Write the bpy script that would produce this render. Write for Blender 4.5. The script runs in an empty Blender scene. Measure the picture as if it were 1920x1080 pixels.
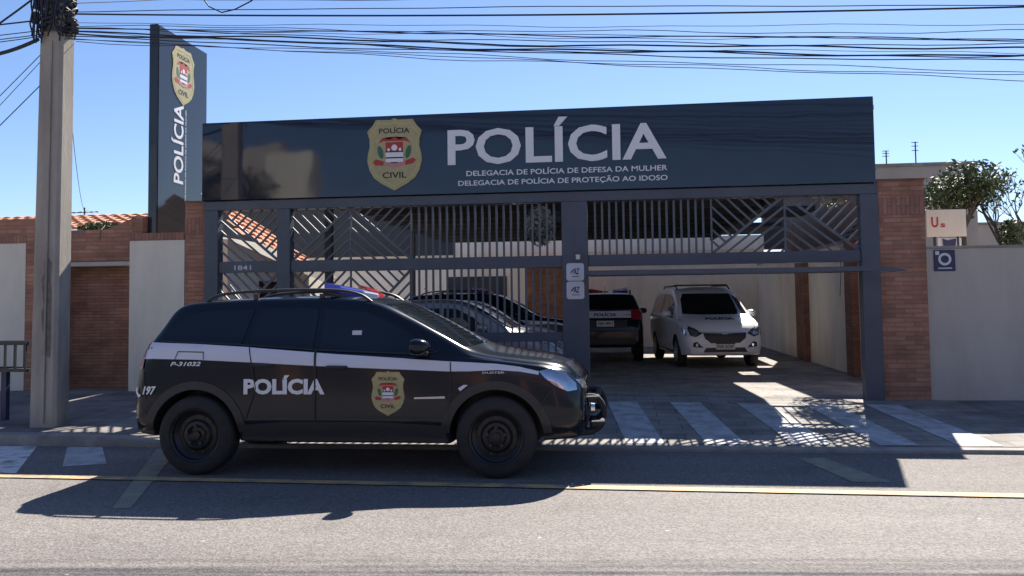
import bpy, bmesh, math, random
from mathutils import Vector, Matrix
from mathutils.bvhtree import BVHTree
R = math.radians
random.seed(7)
SC = bpy.context.scene
COL = SC.collection

# ------------------------------------------------------------------ camera
PSI, PITCH, ROLL, FPX, CAMH = R(6.8), R(3.0), R(0.70), 1600.0, 1.56
fwd = Vector((-math.sin(PSI)*math.cos(PITCH), math.cos(PSI)*math.cos(PITCH), math.sin(PITCH)))
rgt = Vector((math.cos(PSI), math.sin(PSI), 0))
upv = rgt.cross(fwd)
r2 = rgt*math.cos(ROLL) - upv*math.sin(ROLL)
u2 = upv*math.cos(ROLL) + rgt*math.sin(ROLL)
cam = bpy.data.cameras.new('camera')
camo = bpy.data.objects.new('camera', cam)
COL.objects.link(camo)
camo.matrix_world = Matrix(((r2.x, u2.x, -fwd.x, 0), (r2.y, u2.y, -fwd.y, 0), (r2.z, u2.z, -fwd.z, CAMH), (0, 0, 0, 1)))
cam.sensor_width = 36
cam.lens = FPX/1920*36
cam.shift_y = (483.15-540)/1920
cam.clip_start = 0.05
cam.clip_end = 3000
SC.camera = camo
# ------------------------------------------------------------------ light
SUN_EL, SUN_AZ = R(42.1), R(14.5)          # azimuth from +Y towards +X
w = bpy.data.worlds.new('World')
SC.world = w
w.use_nodes = True
nt = w.node_tree
bg = nt.nodes['Background']
sky = nt.nodes.new('ShaderNodeTexSky')
sky.sky_type = 'NISHITA'
sky.sun_disc = False
sky.sun_elevation = SUN_EL
sky.sun_rotation = SUN_AZ
sky.altitude = 600
sky.air_density = 1.0
sky.dust_density = 0.25
sky.ozone_density = 3.0
tint = nt.nodes.new('ShaderNodeMix'); tint.data_type = 'RGBA'; tint.blend_type = 'MULTIPLY'; tint.inputs[0].default_value = 1
tint.inputs[7].default_value = (.88, .915, 1.04, 1)
nt.links.new(sky.outputs[0], tint.inputs[6]); nt.links.new(tint.outputs[2], bg.inputs[0])
bg.inputs[1].default_value = 0.060
sl = bpy.data.lights.new('sun', 'SUN')
sl.energy = 5.0
sl.angle = R(0.5)
sl.color = (1.0, 0.93, 0.84)
so = bpy.data.objects.new('sun', sl)
COL.objects.link(so)
sd = Vector((math.sin(SUN_AZ)*math.cos(SUN_EL), math.cos(SUN_AZ)*math.cos(SUN_EL), math.sin(SUN_EL)))
so.rotation_euler = sd.to_track_quat('Z', 'Y').to_euler()
so.location = sd*40
SC.view_settings.view_transform = 'Standard'
SC.view_settings.look = 'None'
SC.view_settings.gamma = 1
SC.view_settings.exposure = 1.3
SC.cycles.max_bounces = 8
SC.cycles.glossy_bounces = 4

# ------------------------------------------------------------------ materials
def M(name, col, rough=0.6, metal=0.0, spec=0.5, coat=0.0, emit=None, es=0, alpha=1, trans=0.0):
    m = bpy.data.materials.new(name)
    m.use_nodes = True
    b = m.node_tree.nodes['Principled BSDF']
    b.inputs['Base Color'].default_value = (*col, 1)
    b.inputs['Roughness'].default_value = rough
    b.inputs['Metallic'].default_value = metal
    b.inputs['Specular IOR Level'].default_value = spec
    b.inputs['Coat Weight'].default_value = coat
    b.inputs['Coat Roughness'].default_value = 0.04
    b.inputs['Alpha'].default_value = alpha
    b.inputs['Transmission Weight'].default_value = trans
    if emit:
        b.inputs['Emission Color'].default_value = (*emit, 1)
        b.inputs['Emission Strength'].default_value = es
    return m

def noisy(m, c1, c2, scale=3.0, detail=6, bump=0.0, bscale=None, rough=None, stretch=(1, 1, 1), lo=0.3, hi=0.7, bdist=0.01):
    """base colour mixes c1 -> c2 by world-space noise, optional bump"""
    t = m.node_tree; n = t.nodes; b = n['Principled BSDF']
    tc = n.new('ShaderNodeTexCoord'); mp = n.new('ShaderNodeMapping')
    mp.inputs['Scale'].default_value = stretch
    t.links.new(tc.outputs['Object'], mp.inputs[0])
    no = n.new('ShaderNodeTexNoise'); no.inputs['Scale'].default_value = scale; no.inputs['Detail'].default_value = detail
    no.inputs['Roughness'].default_value = 0.62
    t.links.new(mp.outputs[0], no.inputs[0])
    cr = n.new('ShaderNodeValToRGB')
    cr.color_ramp.elements[0].position = lo; cr.color_ramp.elements[0].color = (*c1, 1)
    cr.color_ramp.elements[1].position = hi; cr.color_ramp.elements[1].color = (*c2, 1)
    t.links.new(no.outputs[0], cr.inputs[0]); t.links.new(cr.outputs[0], b.inputs['Base Color'])
    if bump:
        nb = n.new('ShaderNodeTexNoise'); nb.inputs['Scale'].default_value = bscale or scale*4; nb.inputs['Detail'].default_value = 5
        t.links.new(mp.outputs[0], nb.inputs[0])
        bp = n.new('ShaderNodeBump'); bp.inputs['Strength'].default_value = bump; bp.inputs['Distance'].default_value = bdist
        t.links.new(nb.outputs[0], bp.inputs['Height']); t.links.new(bp.outputs[0], b.inputs['Normal'])
    return m, cr, mp

def streaks(m, amount=.3, sx=5.0):
    t = m.node_tree; n = t.nodes; b = n['Principled BSDF']; l = b.inputs['Base Color'].links[0].from_socket
    tc = n.new('ShaderNodeTexCoord'); mp = n.new('ShaderNodeMapping'); mp.inputs['Scale'].default_value = (sx, sx, .35)
    no = n.new('ShaderNodeTexNoise'); no.inputs['Scale'].default_value = 1.0; no.inputs['Detail'].default_value = 7; no.inputs['Roughness'].default_value = .7
    t.links.new(tc.outputs['Object'], mp.inputs[0]); t.links.new(mp.outputs[0], no.inputs[0])
    cr = n.new('ShaderNodeValToRGB'); cr.color_ramp.elements[0].position = .36; cr.color_ramp.elements[0].color = (1-amount, 1-amount*1.05, 1-amount*1.15, 1)
    cr.color_ramp.elements[1].position = .55; cr.color_ramp.elements[1].color = (1, 1, 1, 1)
    t.links.new(no.outputs[0], cr.inputs[0])
    t.links.new(mix(t, 1.0, l, cr.outputs[0], 'MULTIPLY'), b.inputs['Base Color'])

def mix(t, fac, a, b, mode='MIX'):
    x = t.nodes.new('ShaderNodeMix'); x.data_type = 'RGBA'; x.blend_type = mode
    for s, v in ((0, fac), (6, a), (7, b)):
        if hasattr(v, 'links'): t.links.new(v, x.inputs[s])
        else: x.inputs[s].default_value = v if s == 0 else (*v, 1)
    return x.outputs[2]

def asphalt():
    m = M('asphalt', (.2, .2, .2), 0.88, spec=0.3)
    t = m.node_tree; n = t.nodes; b = n['Principled BSDF']
    tc = n.new('ShaderNodeTexCoord')
    no = n.new('ShaderNodeTexNoise'); no.inputs['Scale'].default_value = 0.45; no.inputs['Detail'].default_value = 8
    mp = n.new('ShaderNodeMapping'); mp.inputs['Scale'].default_value = (0.35, 1, 1)
    t.links.new(tc.outputs['Object'], mp.inputs[0]); t.links.new(mp.outputs[0], no.inputs[0])
    cr = n.new('ShaderNodeValToRGB')
    cr.color_ramp.elements[0].position = .35; cr.color_ramp.elements[0].color = (.160, .147, .141, 1)
    cr.color_ramp.elements[1].position = .68; cr.color_ramp.elements[1].color = (.212, .198, .190, 1)
    t.links.new(no.outputs[0], cr.inputs[0])
    vo = n.new('ShaderNodeTexVoronoi'); vo.inputs['Scale'].default_value = 75
    t.links.new(tc.outputs['Object'], vo.inputs[0])
    sep = n.new('ShaderNodeSeparateColor'); t.links.new(vo.outputs['Color'], sep.inputs[0])
    sr = n.new('ShaderNodeValToRGB')
    sr.color_ramp.elements[0].position = .05; sr.color_ramp.elements[0].color = (.68, .68, .68, 1)
    sr.color_ramp.elements[1].position = .95; sr.color_ramp.elements[1].color = (1.32, 1.31, 1.28, 1)
    t.links.new(sep.outputs[0], sr.inputs[0])
    c = mix(t, 1.0, cr.outputs[0], sr.outputs[0], 'MULTIPLY')
    # pale worn chips
    v2 = n.new('ShaderNodeTexVoronoi'); v2.inputs['Scale'].default_value = 2.6
    t.links.new(tc.outputs['Object'], v2.inputs[0])
    c2 = n.new('ShaderNodeValToRGB'); c2.color_ramp.elements[0].position = .02; c2.color_ramp.elements[0].color = (1, 1, 1, 1)
    c2.color_ramp.elements[1].position = .045; c2.color_ramp.elements[1].color = (0, 0, 0, 1)
    t.links.new(v2.outputs['Distance'], c2.inputs[0])
    c = mix(t, c2.outputs[0], c, (.5, .49, .46))
    # lengthwise wheel streaks
    wv = n.new('ShaderNodeTexNoise'); wv.inputs['Scale'].default_value = 1.0; wv.inputs['Detail'].default_value = 3
    mp2 = n.new('ShaderNodeMapping'); mp2.inputs['Scale'].default_value = (.03, 2.2, 1)
    t.links.new(tc.outputs['Object'], mp2.inputs[0]); t.links.new(mp2.outputs[0], wv.inputs[0])
    c3 = n.new('ShaderNodeValToRGB'); c3.color_ramp.elements[0].position = .3; c3.color_ramp.elements[0].color = (.93, .93, .93, 1)
    c3.color_ramp.elements[1].position = .6; c3.color_ramp.elements[1].color = (1.05, 1.04, 1.03, 1)
    t.links.new(wv.outputs[0], c3.inputs[0])
    c = mix(t, 1.0, c, c3.outputs[0], 'MULTIPLY')
    # hairline cracks
    vc = n.new('ShaderNodeTexVoronoi'); vc.feature = 'DISTANCE_TO_EDGE'; vc.inputs['Scale'].default_value = .38
    nw = n.new('ShaderNodeTexNoise'); nw.inputs['Scale'].default_value = 2.5; nw.inputs['Detail'].default_value = 6
    t.links.new(tc.outputs['Object'], nw.inputs[0])
    t.links.new(mix(t, .22, tc.outputs['Object'], nw.outputs['Color']), vc.inputs[0])
    c4 = n.new('ShaderNodeValToRGB'); c4.color_ramp.elements[0].position = 0; c4.color_ramp.elements[0].color = (1, 1, 1, 1)
    c4.color_ramp.elements[1].position = .0025; c4.color_ramp.elements[0].color = (.35, .35, .35, 1); c4.color_ramp.elements[1].color = (0, 0, 0, 1)
    t.links.new(vc.outputs[0], c4.inputs[0])
    c = mix(t, c4.outputs[0], c, (.10, .09, .085))
    # oil-dark blotches
    no2 = n.new('ShaderNodeTexNoise'); no2.inputs['Scale'].default_value = .8; no2.inputs['Detail'].default_value = 9; no2.inputs['Roughness'].default_value = .7
    t.links.new(tc.outputs['Object'], no2.inputs[0])
    c5 = n.new('ShaderNodeValToRGB'); c5.color_ramp.elements[0].position = .32; c5.color_ramp.elements[0].color = (.8, .8, .8, 1)
    c5.color_ramp.elements[1].position = .46; c5.color_ramp.elements[1].color = (1, 1, 1, 1)
    t.links.new(no2.outputs[0], c5.inputs[0])
    c = mix(t, 1.0, c, c5.outputs[0], 'MULTIPLY')
    t.links.new(c, b.inputs['Base Color'])
    bp = n.new('ShaderNodeBump'); bp.inputs['Strength'].default_value = .5; bp.inputs['Distance'].default_value = .006
    t.links.new(vo.outputs['Distance'], bp.inputs['Height']); t.links.new(bp.outputs[0], b.inputs['Normal'])
    return m

def brick(name, c1, c2, mortar, bw=.24, bh=.062, axis='XZ', msize=.006):
    m = M(name, c1, .85, spec=.25)
    t = m.node_tree; n = t.nodes; b = n['Principled BSDF']
    tc = n.new('ShaderNodeTexCoord'); sp = n.new('ShaderNodeSeparateXYZ'); cb = n.new('ShaderNodeCombineXYZ')
    t.links.new(tc.outputs['Object'], sp.inputs[0])
    if axis == 'XZ':
        ad = n.new('ShaderNodeMath'); ad.operation = 'ADD'
        t.links.new(sp.outputs[0], ad.inputs[0]); t.links.new(sp.outputs[1], ad.inputs[1])
        t.links.new(ad.outputs[0], cb.inputs[0]); t.links.new(sp.outputs[2], cb.inputs[1])
    elif axis == 'ZX':   # soldier course
        t.links.new(sp.outputs[2], cb.inputs[0]); t.links.new(sp.outputs[0], cb.inputs[1])
    else:
        t.links.new(sp.outputs[0], cb.inputs[0]); t.links.new(sp.outputs[1], cb.inputs[1])
    bt = n.new('ShaderNodeTexBrick')
    bt.inputs['Scale'].default_value = 1; bt.inputs['Brick Width'].default_value = bw; bt.inputs['Row Height'].default_value = bh
    bt.inputs['Mortar Size'].default_value = msize; bt.inputs['Mortar Smooth'].default_value = .3; bt.inputs['Bias'].default_value = -.1
    bt.inputs['Color1'].default_value = (*c1, 1); bt.inputs['Color2'].default_value = (*c2, 1); bt.inputs['Mortar'].default_value = (*mortar, 1)
    t.links.new(cb.outputs[0], bt.inputs[0])
    no = n.new('ShaderNodeTexNoise'); no.inputs['Scale'].default_value = 2.2; no.inputs['Detail'].default_value = 7
    t.links.new(tc.outputs['Object'], no.inputs[0])
    cr = n.new('ShaderNodeValToRGB')
    cr.color_ramp.elements[0].position = .3; cr.color_ramp.elements[0].color = (.62, .6, .58, 1)
    cr.color_ramp.elements[1].position = .7; cr.color_ramp.elements[1].color = (1.15, 1.1, 1.08, 1)
    t.links.new(no.outputs[0], cr.inputs[0])
    t.links.new(mix(t, 1.0, bt.outputs[0], cr.outputs[0], 'MULTIPLY'), b.inputs['Base Color'])
    bp = n.new('ShaderNodeBump'); bp.inputs['Strength'].default_value = .7; bp.inputs['Distance'].default_value = .01; bp.invert = True
    t.links.new(bt.outputs['Fac'], bp.inputs['Height']); t.links.new(bp.outputs[0], b.inputs['Normal'])
    return m

MT = {}
MT['asphalt'] = asphalt()
MT['earth'] = noisy(M('earth', (.2, .17, .13), .95), (.16, .13, .1), (.24, .2, .16), .3)[0]
MT['pave'] = brick('paving_stone', (.20, .19, .185), (.25, .24, .23), (.13, .125, .12), .42, .42, 'XY', .008)
MT['drive'] = brick('driveway_stone', (.25, .24, .225), (.35, .33, .305), (.15, .145, .14), .5, .25, 'XY', .007)
MT['kerb'] = noisy(M('kerb_stone', (.3, .29, .27), .9), (.2, .19, .18), (.36, .34, .31), 4, 8, .3, 30)[0]
MT['brick'] = brick('red_brick', (.47, .245, .165), (.31, .155, .11), (.27, .19, .15), .24, .062)
MT['brick_dark'] = brick('brown_brick', (.36, .19, .13), (.25, .13, .095), (.18, .12, .095), .24, .05)
MT['soldier'] = brick('upright_brick', (.38, .20, .15), (.30, .155, .12), (.2, .14, .12), .24, .06, 'ZX')
MT['cream'] = noisy(M('cream_render', (.62, .58, .5), .9, spec=.2), (.66, .60, .50), (.76, .70, .60), 1.2, 8, .15, 60, stretch=(1, 1, .45))[0]
MT['sidecream'] = noisy(M('warm_side_render', (.8, .73, .6), .9, spec=.2), (.78, .70, .60), (.88, .81, .70), 1.0, 8, .15, 60, stretch=(1, 1, .45))[0]
MT['wallgrey'] = noisy(M('beige_render', (.5, .47, .43), .9, spec=.2), (.45, .405, .355), (.53, .485, .43), .9, 8, .15, 60, stretch=(1, 1, .4))[0]
MT['lightcream'] = noisy(M('pale_render', (.7, .66, .55), .9, spec=.2), (.74, .71, .60), (.84, .81, .72), 1.5, 6)[0]
MT['steel'] = noisy(M('slate_blue_paint', (.07, .09, .12), .42, spec=.5), (.050, .064, .088), (.070, .088, .118), 2.5, 5)[0]
MT['grille'] = noisy(M('slate_grille_paint', (.08, .1, .13), .45), (.075, .09, .112), (.105, .125, .15), 4, 4)[0]
MT['ochre'] = noisy(M('ochre_render', (.4, .36, .25), .9), (.34, .30, .22), (.44, .40, .30), 1.5)[0]
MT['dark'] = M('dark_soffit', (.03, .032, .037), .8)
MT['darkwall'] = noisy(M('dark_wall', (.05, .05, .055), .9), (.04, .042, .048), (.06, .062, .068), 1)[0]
MT['white'] = M('white_letter', (.75, .76, .78), .45)
MT['whitep'] = M('white_plate', (.62, .62, .64), .5)
MT['navytxt'] = M('navy_ink', (.025, .03, .085), .5)
MT['black'] = M('black_ink', (.012, .012, .012), .5)
MT['gold'] = noisy(M('badge_gold', (.42, .34, .14), .5), (.36, .31, .15), (.46, .40, .20), 12)[0]
MT['goldl'] = M('badge_gold_line', (.5, .48, .16), .5)
MT['red'] = M('badge_red', (.42, .03, .03), .5)
MT['pink'] = M('badge_pink', (.5, .22, .2), .5)
MT['green'] = M('badge_green', (.03, .14, .07), .5)
MT['residue'] = noisy(M('glue_residue', (.12, .11, .1), .9), (.10, .095, .09), (.2, .18, .155), 9, 8)[0]
MT['concrete'] = noisy(M('pole_concrete', (.3, .28, .25), .92, spec=.2), (.28, .255, .225), (.43, .395, .345), 3, 9, .3, 45, stretch=(1, 1, .25))[0]
MT['tile'] = noisy(M('clay_tile', (.45, .2, .12), .85, spec=.2), (.36, .15, .09), (.62, .33, .22), 5, 7)[0]
MT['tiledark'] = noisy(M('brown_clay_tile', (.2, .12, .09), .9, spec=.2), (.13, .09, .075), (.2, .13, .1), 5, 7)[0]  # darker, browner tones than the other clay tile
MT['wire'] = M('cable_black', (.015, .017, .03), .6)
MT['yellow'] = noisy(M('yellow_road_paint', (.62, .42, .12), .8), (.24, .21, .17), (.60, .39, .17), 4, 10, lo=.36, hi=.56)[0]
MT['paint'] = noisy(M('white_road_paint', (.55, .55, .53), .8), (.30, .295, .29), (.52, .52, .525), 5, 8, lo=.35, hi=.6)[0]
MT['paint2'] = noisy(M('fresh_white_paint', (.65, .65, .62), .8), (.24, .23, .22), (.68, .68, .66), 5, 10, lo=.36, hi=.52)[0]
MT['fadedy'] = noisy(M('faded_yellow_paint', (.3, .28, .2), .85), (.2, .19, .17), (.36, .33, .22), 6, 8)[0]
MT['palep'] = noisy(M('pale_sand_stain', (.4, .38, .33), .9), (.20, .19, .175), (.40, .375, .32), 3, 8, lo=.35, hi=.6)[0]
MT['leaf'] = noisy(M('leaf_green', (.08, .11, .03), .6), (.05, .085, .025), (.13, .15, .05), 3)[0]
MT['leafy'] = noisy(M('leaf_ochre', (.25, .22, .1), .7), (.16, .16, .06), (.34, .29, .14), 3)[0]
MT['leafg'] = noisy(M('leaf_grey', (.2, .21, .2), .7), (.12, .13, .13), (.3, .3, .3), 6)[0]
MT['bark'] = noisy(M('bark', (.12, .09, .07), .9), (.09, .07, .055), (.16, .13, .1), 8)[0]
MT['rubber'] = noisy(M('tyre_rubber', (.022, .022, .024), .8), (.018, .018, .02), (.03, .03, .031), 8, 4, .4, 70)[0]
MT['plastic'] = M('black_plastic', (.028, .029, .032), .5)
MT['rim'] = M('black_steel_rim', (.022, .023, .026), .38, metal=.3)
MT['chrome'] = M('chrome', (.75, .75, .77), .12, metal=1)
MT['silverp'] = M('silver_plastic', (.55, .56, .58), .3, metal=.6)
MT['glass'] = M('tinted_glass', (.006, .009, .014), .04, spec=.45, coat=.25)
MT['glass2'] = M('windscreen_glass', (.012, .016, .02), .05, spec=.6, coat=.4)
MT['lamp'] = M('headlamp_glass', (.42, .48, .56), .08, metal=.75, coat=1)
MT['tail'] = M('tail_lamp', (.32, .02, .025), .12, coat=.6)
MT['blacks'] = M('black_car_paint', (.009, .014, .022), .14, spec=.30, coat=.18)
MT['whites'] = M('white_car_paint', (.86, .87, .89), .35, coat=.6)
MT['silvers'] = M('silver_car_paint', (.25, .26, .28), .3, metal=.5, coat=.7)
MT['pearls'] = M('pale_car_paint', (.42, .43, .45), .3, metal=.2, coat=.7)
MT['stripe'] = M('white_vinyl', (.62, .66, .76), .35)
MT['blue'] = M('blue_lens', (.12, .16, .75), .1, coat=.8, trans=.2)
MT['redl'] = M('red_lens', (.7, .05, .05), .1, coat=.8)
MT['clear'] = M('clear_lens', (.7, .73, .85), .1, coat=.8)
def panel_mat():
    m = M('glossy_navy_panel', (.013, .019, .038), .05, spec=.38, coat=.2)
    t = m.node_tree; n = t.nodes; b = n['Principled BSDF']
    tc = n.new('ShaderNodeTexCoord'); no = n.new('ShaderNodeTexNoise'); no.inputs['Scale'].default_value = .9; no.inputs['Detail'].default_value = 2
    t.links.new(tc.outputs['Object'], no.inputs[0])
    bp = n.new('ShaderNodeBump'); bp.inputs['Strength'].default_value = .13; bp.inputs['Distance'].default_value = .05
    t.links.new(no.outputs[0], bp.inputs['Height']); t.links.new(bp.outputs[0], b.inputs['Normal']); t.links.new(bp.outputs[0], b.inputs['Coat Normal'])
    return m
MT['panel'] = panel_mat()
MT['totem'] = M('grey_gloss_panel', (.028, .031, .035), .12, spec=.4, coat=.12)

for k_, a_ in (('cream', .10), ('wallgrey', .09), ('sidecream', .14), ('concrete', .2), ('lightcream', .08)): streaks(MT[k_], a_, 1.6)
# ------------------------------------------------------------------ mesh helpers
class MB:
    def __init__(s): s.v = []; s.f = []; s.mi = []
    def add(s, vs, fs, mi=0):
        o = len(s.v); s.v += [tuple(p) for p in vs]; s.f += [tuple(i+o for i in f) for f in fs]; s.mi += [mi]*len(fs); return s
    def box(s, x0, x1, y0, y1, z0, z1, mi=0):
        return s.add([(x0,y0,z0),(x1,y0,z0),(x1,y1,z0),(x0,y1,z0),(x0,y0,z1),(x1,y0,z1),(x1,y1,z1),(x0,y1,z1)],
                     [(0,3,2,1),(4,5,6,7),(0,1,5,4),(1,2,6,5),(2,3,7,6),(3,0,4,7)], mi)
    def beam(s, a, b, w, t, n=(0, -1, 0), mi=0):
        """rectangular bar a->b, w across, t along n"""
        a, b, n = Vector(a), Vector(b), Vector(n).normalized()
        d = (b-a).normalized(); x = d.cross(n).normalized()*(w/2); n = n*(t/2)
        vs = [p+q for p in (a, b) for q in (-x-n, x-n, x+n, -x+n)]
        return s.add(vs, [(0,1,2,3),(7,6,5,4),(0,4,5,1),(1,5,6,2),(2,6,7,3),(3,7,4,0)], mi)
    def tube(s, pts, rad, seg=8, cap=True, mi=0):
        pts = [Vector(p) for p in pts]; n = len(pts)
        rs = rad if isinstance(rad, (list, tuple)) else [rad]*n
        vs = []; ref = Vector((0, 0, 1))
        for i, p in enumerate(pts):
            d = (pts[min(i+1, n-1)]-pts[max(i-1, 0)]).normalized()
            rr = ref if abs(d.dot(ref)) < .95 else Vector((1, 0, 0))
            a = d.cross(rr).normalized(); b = d.cross(a)
            for k in range(seg):
                t = 2*math.pi*k/seg
                vs.append(p+(a*math.cos(t)+b*math.sin(t))*rs[i])
        fs = [(i*seg+k, i*seg+(k+1) % seg, (i+1)*seg+(k+1) % seg, (i+1)*seg+k) for i in range(n-1) for k in range(seg)]
        if cap: fs += [tuple(range(seg))[::-1], tuple((n-1)*seg+k for k in range(seg))]
        return s.add(vs, fs, mi)
    def lathe(s, prof, seg=32, axis='Y', c=(0, 0, 0), mi=0):
        vs = []
        for r, h in prof:
            for k in range(seg):
                t = 2*math.pi*k/seg; a, b = r*math.cos(t), r*math.sin(t)
                vs.append({'Y': (c[0]+a, c[1]+h, c[2]+b), 'Z': (c[0]+a, c[1]+b, c[2]+h), 'X': (c[0]+h, c[1]+a, c[2]+b)}[axis])
        n = len(prof)
        return s.add(vs, [(i*seg+k, i*seg+(k+1) % seg, (i+1)*seg+(k+1) % seg, (i+1)*seg+k) for i in range(n-1) for k in range(seg)], mi)
    def prism(s, loop, a0, a1, axis='Y', mi=0):
        """extrude 2-D loop (u,v) along axis from a0 to a1"""
        f = {'Y': lambda u, v, a: (u, a, v), 'X': lambda u, v, a: (a, u, v), 'Z': lambda u, v, a: (u, v, a)}[axis]
        n = len(loop)
        vs = [f(u, v, a0) for u, v in loop]+[f(u, v, a1) for u, v in loop]
        fs = [tuple(range(n)), tuple(range(2*n-1, n-1, -1))]+[(i, (i+1) % n, n+(i+1) % n, n+i) for i in range(n)]
        return s.add(vs, fs, mi)
    def build(s, name, mat, parent=None, smooth=False, bevel=0, origin=None, angle=35):
        me = bpy.data.meshes.new(name)
        o = Vector(origin) if origin is not None else Vector((0, 0, 0))
        if origin is None and parent is not None and not parent.get('_local'):
            o = parent.matrix_basis.translation if parent.type == 'EMPTY' else Vector(parent.get('_o', (0, 0, 0)))
        me.from_pydata([Vector(p)-o for p in s.v], [], s.f)
        mats = mat if isinstance(mat, list) else [mat]
        for m in mats: me.materials.append(MT[m] if isinstance(m, str) else m)
        me.polygons.foreach_set('material_index', s.mi)
        bm = bmesh.new(); bm.from_mesh(me)
        bmesh.ops.recalc_face_normals(bm, faces=bm.faces)
        if bevel: bmesh.ops.bevel(bm, geom=bm.edges[:], offset=bevel, segments=1, affect='EDGES')
        bm.to_mesh(me); bm.free()
        if smooth:
            me.polygons.foreach_set('use_smooth', [True]*len(me.polygons))
            me.set_sharp_from_angle(angle=R(angle))
        ob = bpy.data.objects.new(name, me); COL.objects.link(ob)
        if parent is None:
            ob.location = o
        else:
            ob.parent = parent
            ob['_o'] = tuple(o)
            if parent.get('_local'): ob['_local'] = 1
        return ob

def thing(name, label, cat, loc=(0, 0, 0), rz=0, group=None, local=False):
    o = bpy.data.objects.new(name, None); COL.objects.link(o)
    o.location = loc; o.rotation_euler = (0, 0, rz); o['label'] = label; o['category'] = cat
    o.empty_display_size = .2
    if group: o['group'] = group
    if local: o['_local'] = 1
    return o
def tag(o, label, cat, group=None):
    o['label'] = label; o['category'] = cat
    if group: o['group'] = group
    return o
def struct(o): o['kind'] = 'structure'; return o

# 2-D shapes -> surface
def poly2d(loop):
    bm = bmesh.new()
    bm.faces.new([bm.verts.new((u, v, 0)) for u, v in loop])
    return bm
_tc = {}
def text2d(txt, box, bold=0.0, shear=0.0, keep=False):
    """letters fitted into box (u0,u1,v0,v1)"""
    key = (txt, bold, shear)
    if key not in _tc:
        cu = bpy.data.curves.new('t', 'FONT'); cu.body = txt; cu.offset = bold; cu.shear = shear; cu.resolution_u = 3
        ob = bpy.data.objects.new('t', cu); COL.objects.link(ob)
        bpy.context.view_layer.update()
        me = bpy.data.meshes.new_from_object(ob)
        vs = [tuple(v.co[:2]) for v in me.vertices]; fs = [tuple(p.vertices) for p in me.polygons]
        bpy.data.objects.remove(ob); bpy.data.curves.remove(cu); bpy.data.meshes.remove(me)
        _tc[key] = (vs, fs)
    vs, fs = _tc[key]
    x0, x1 = min(v[0] for v in vs), max(v[0] for v in vs); y0, y1 = min(v[1] for v in vs), max(v[1] for v in vs)
    u0, u1, v0, v1 = box
    bm = bmesh.new()
    bv = [bm.verts.new((u0+(x-x0)/(x1-x0)*(u1-u0), v0+(y-y0)/(y1-y0)*(v1-v0), 0)) for x, y in vs]
    for f in fs:
        try: bm.faces.new([bv[i] for i in f])
        except ValueError: pass
    return bm
def lay(name, bms, mapper, off, mat, parent, step=None, thick=0.0):
    """put flat 2-D meshes on a surface through mapper(u,v,off)->Vector"""
    if not isinstance(bms, list): bms = [bms]
    mb = MB()
    for bm in bms:
        bmesh.ops.triangulate(bm, faces=bm.faces[:])
        if step:
            us = [v.co.x for v in bm.verts]; vs = [v.co.y for v in bm.verts]
            for ax, lo, hi in ((0, min(us), max(us)), (1, min(vs), max(vs))):
                k = math.ceil(lo/step+1e-6)
                while k*step < hi-1e-6:
                    co = (k*step, 0, 0) if ax == 0 else (0, k*step, 0); no = (1, 0, 0) if ax == 0 else (0, 1, 0)
                    bmesh.ops.bisect_plane(bm, geom=bm.verts[:]+bm.edges[:]+bm.faces[:], plane_co=co, plane_no=no, dist=1e-5)
                    k += 1
        if thick:
            r = bmesh.ops.extrude_face_region(bm, geom=bm.faces[:])
            for g in r['geom']:
                if isinstance(g, bmesh.types.BMVert): g.co.z = -thick
        bm.verts.index_update()
        mb.add([mapper(v.co.x, v.co.y, off+v.co.z) for v in bm.verts], [tuple(v.index for v in f.verts) for f in bm.faces])
        bm.free()
    return mb.build(name, mat, parent, smooth=bool(step))
def planar(o, u, v):
    o, u, v = Vector(o), Vector(u).normalized(), Vector(v).normalized(); n = u.cross(v)
    return lambda a, b, off: o+u*a+v*b+n*off
def rect2(u0, u1, v0, v1): return poly2d([(u0, v0), (u1, v0), (u1, v1), (u0, v1)])
def ell2(cu, cv, ru, rv, n=20, rot=0): return poly2d([(cu+ru*math.cos(2*math.pi*i/n)*math.cos(rot)-rv*math.sin(2*math.pi*i/n)*math.sin(rot), cv+ru*math.cos(2*math.pi*i/n)*math.sin(rot)+rv*math.sin(2*math.pi*i/n)*math.cos(rot)) for i in range(n)])

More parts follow.
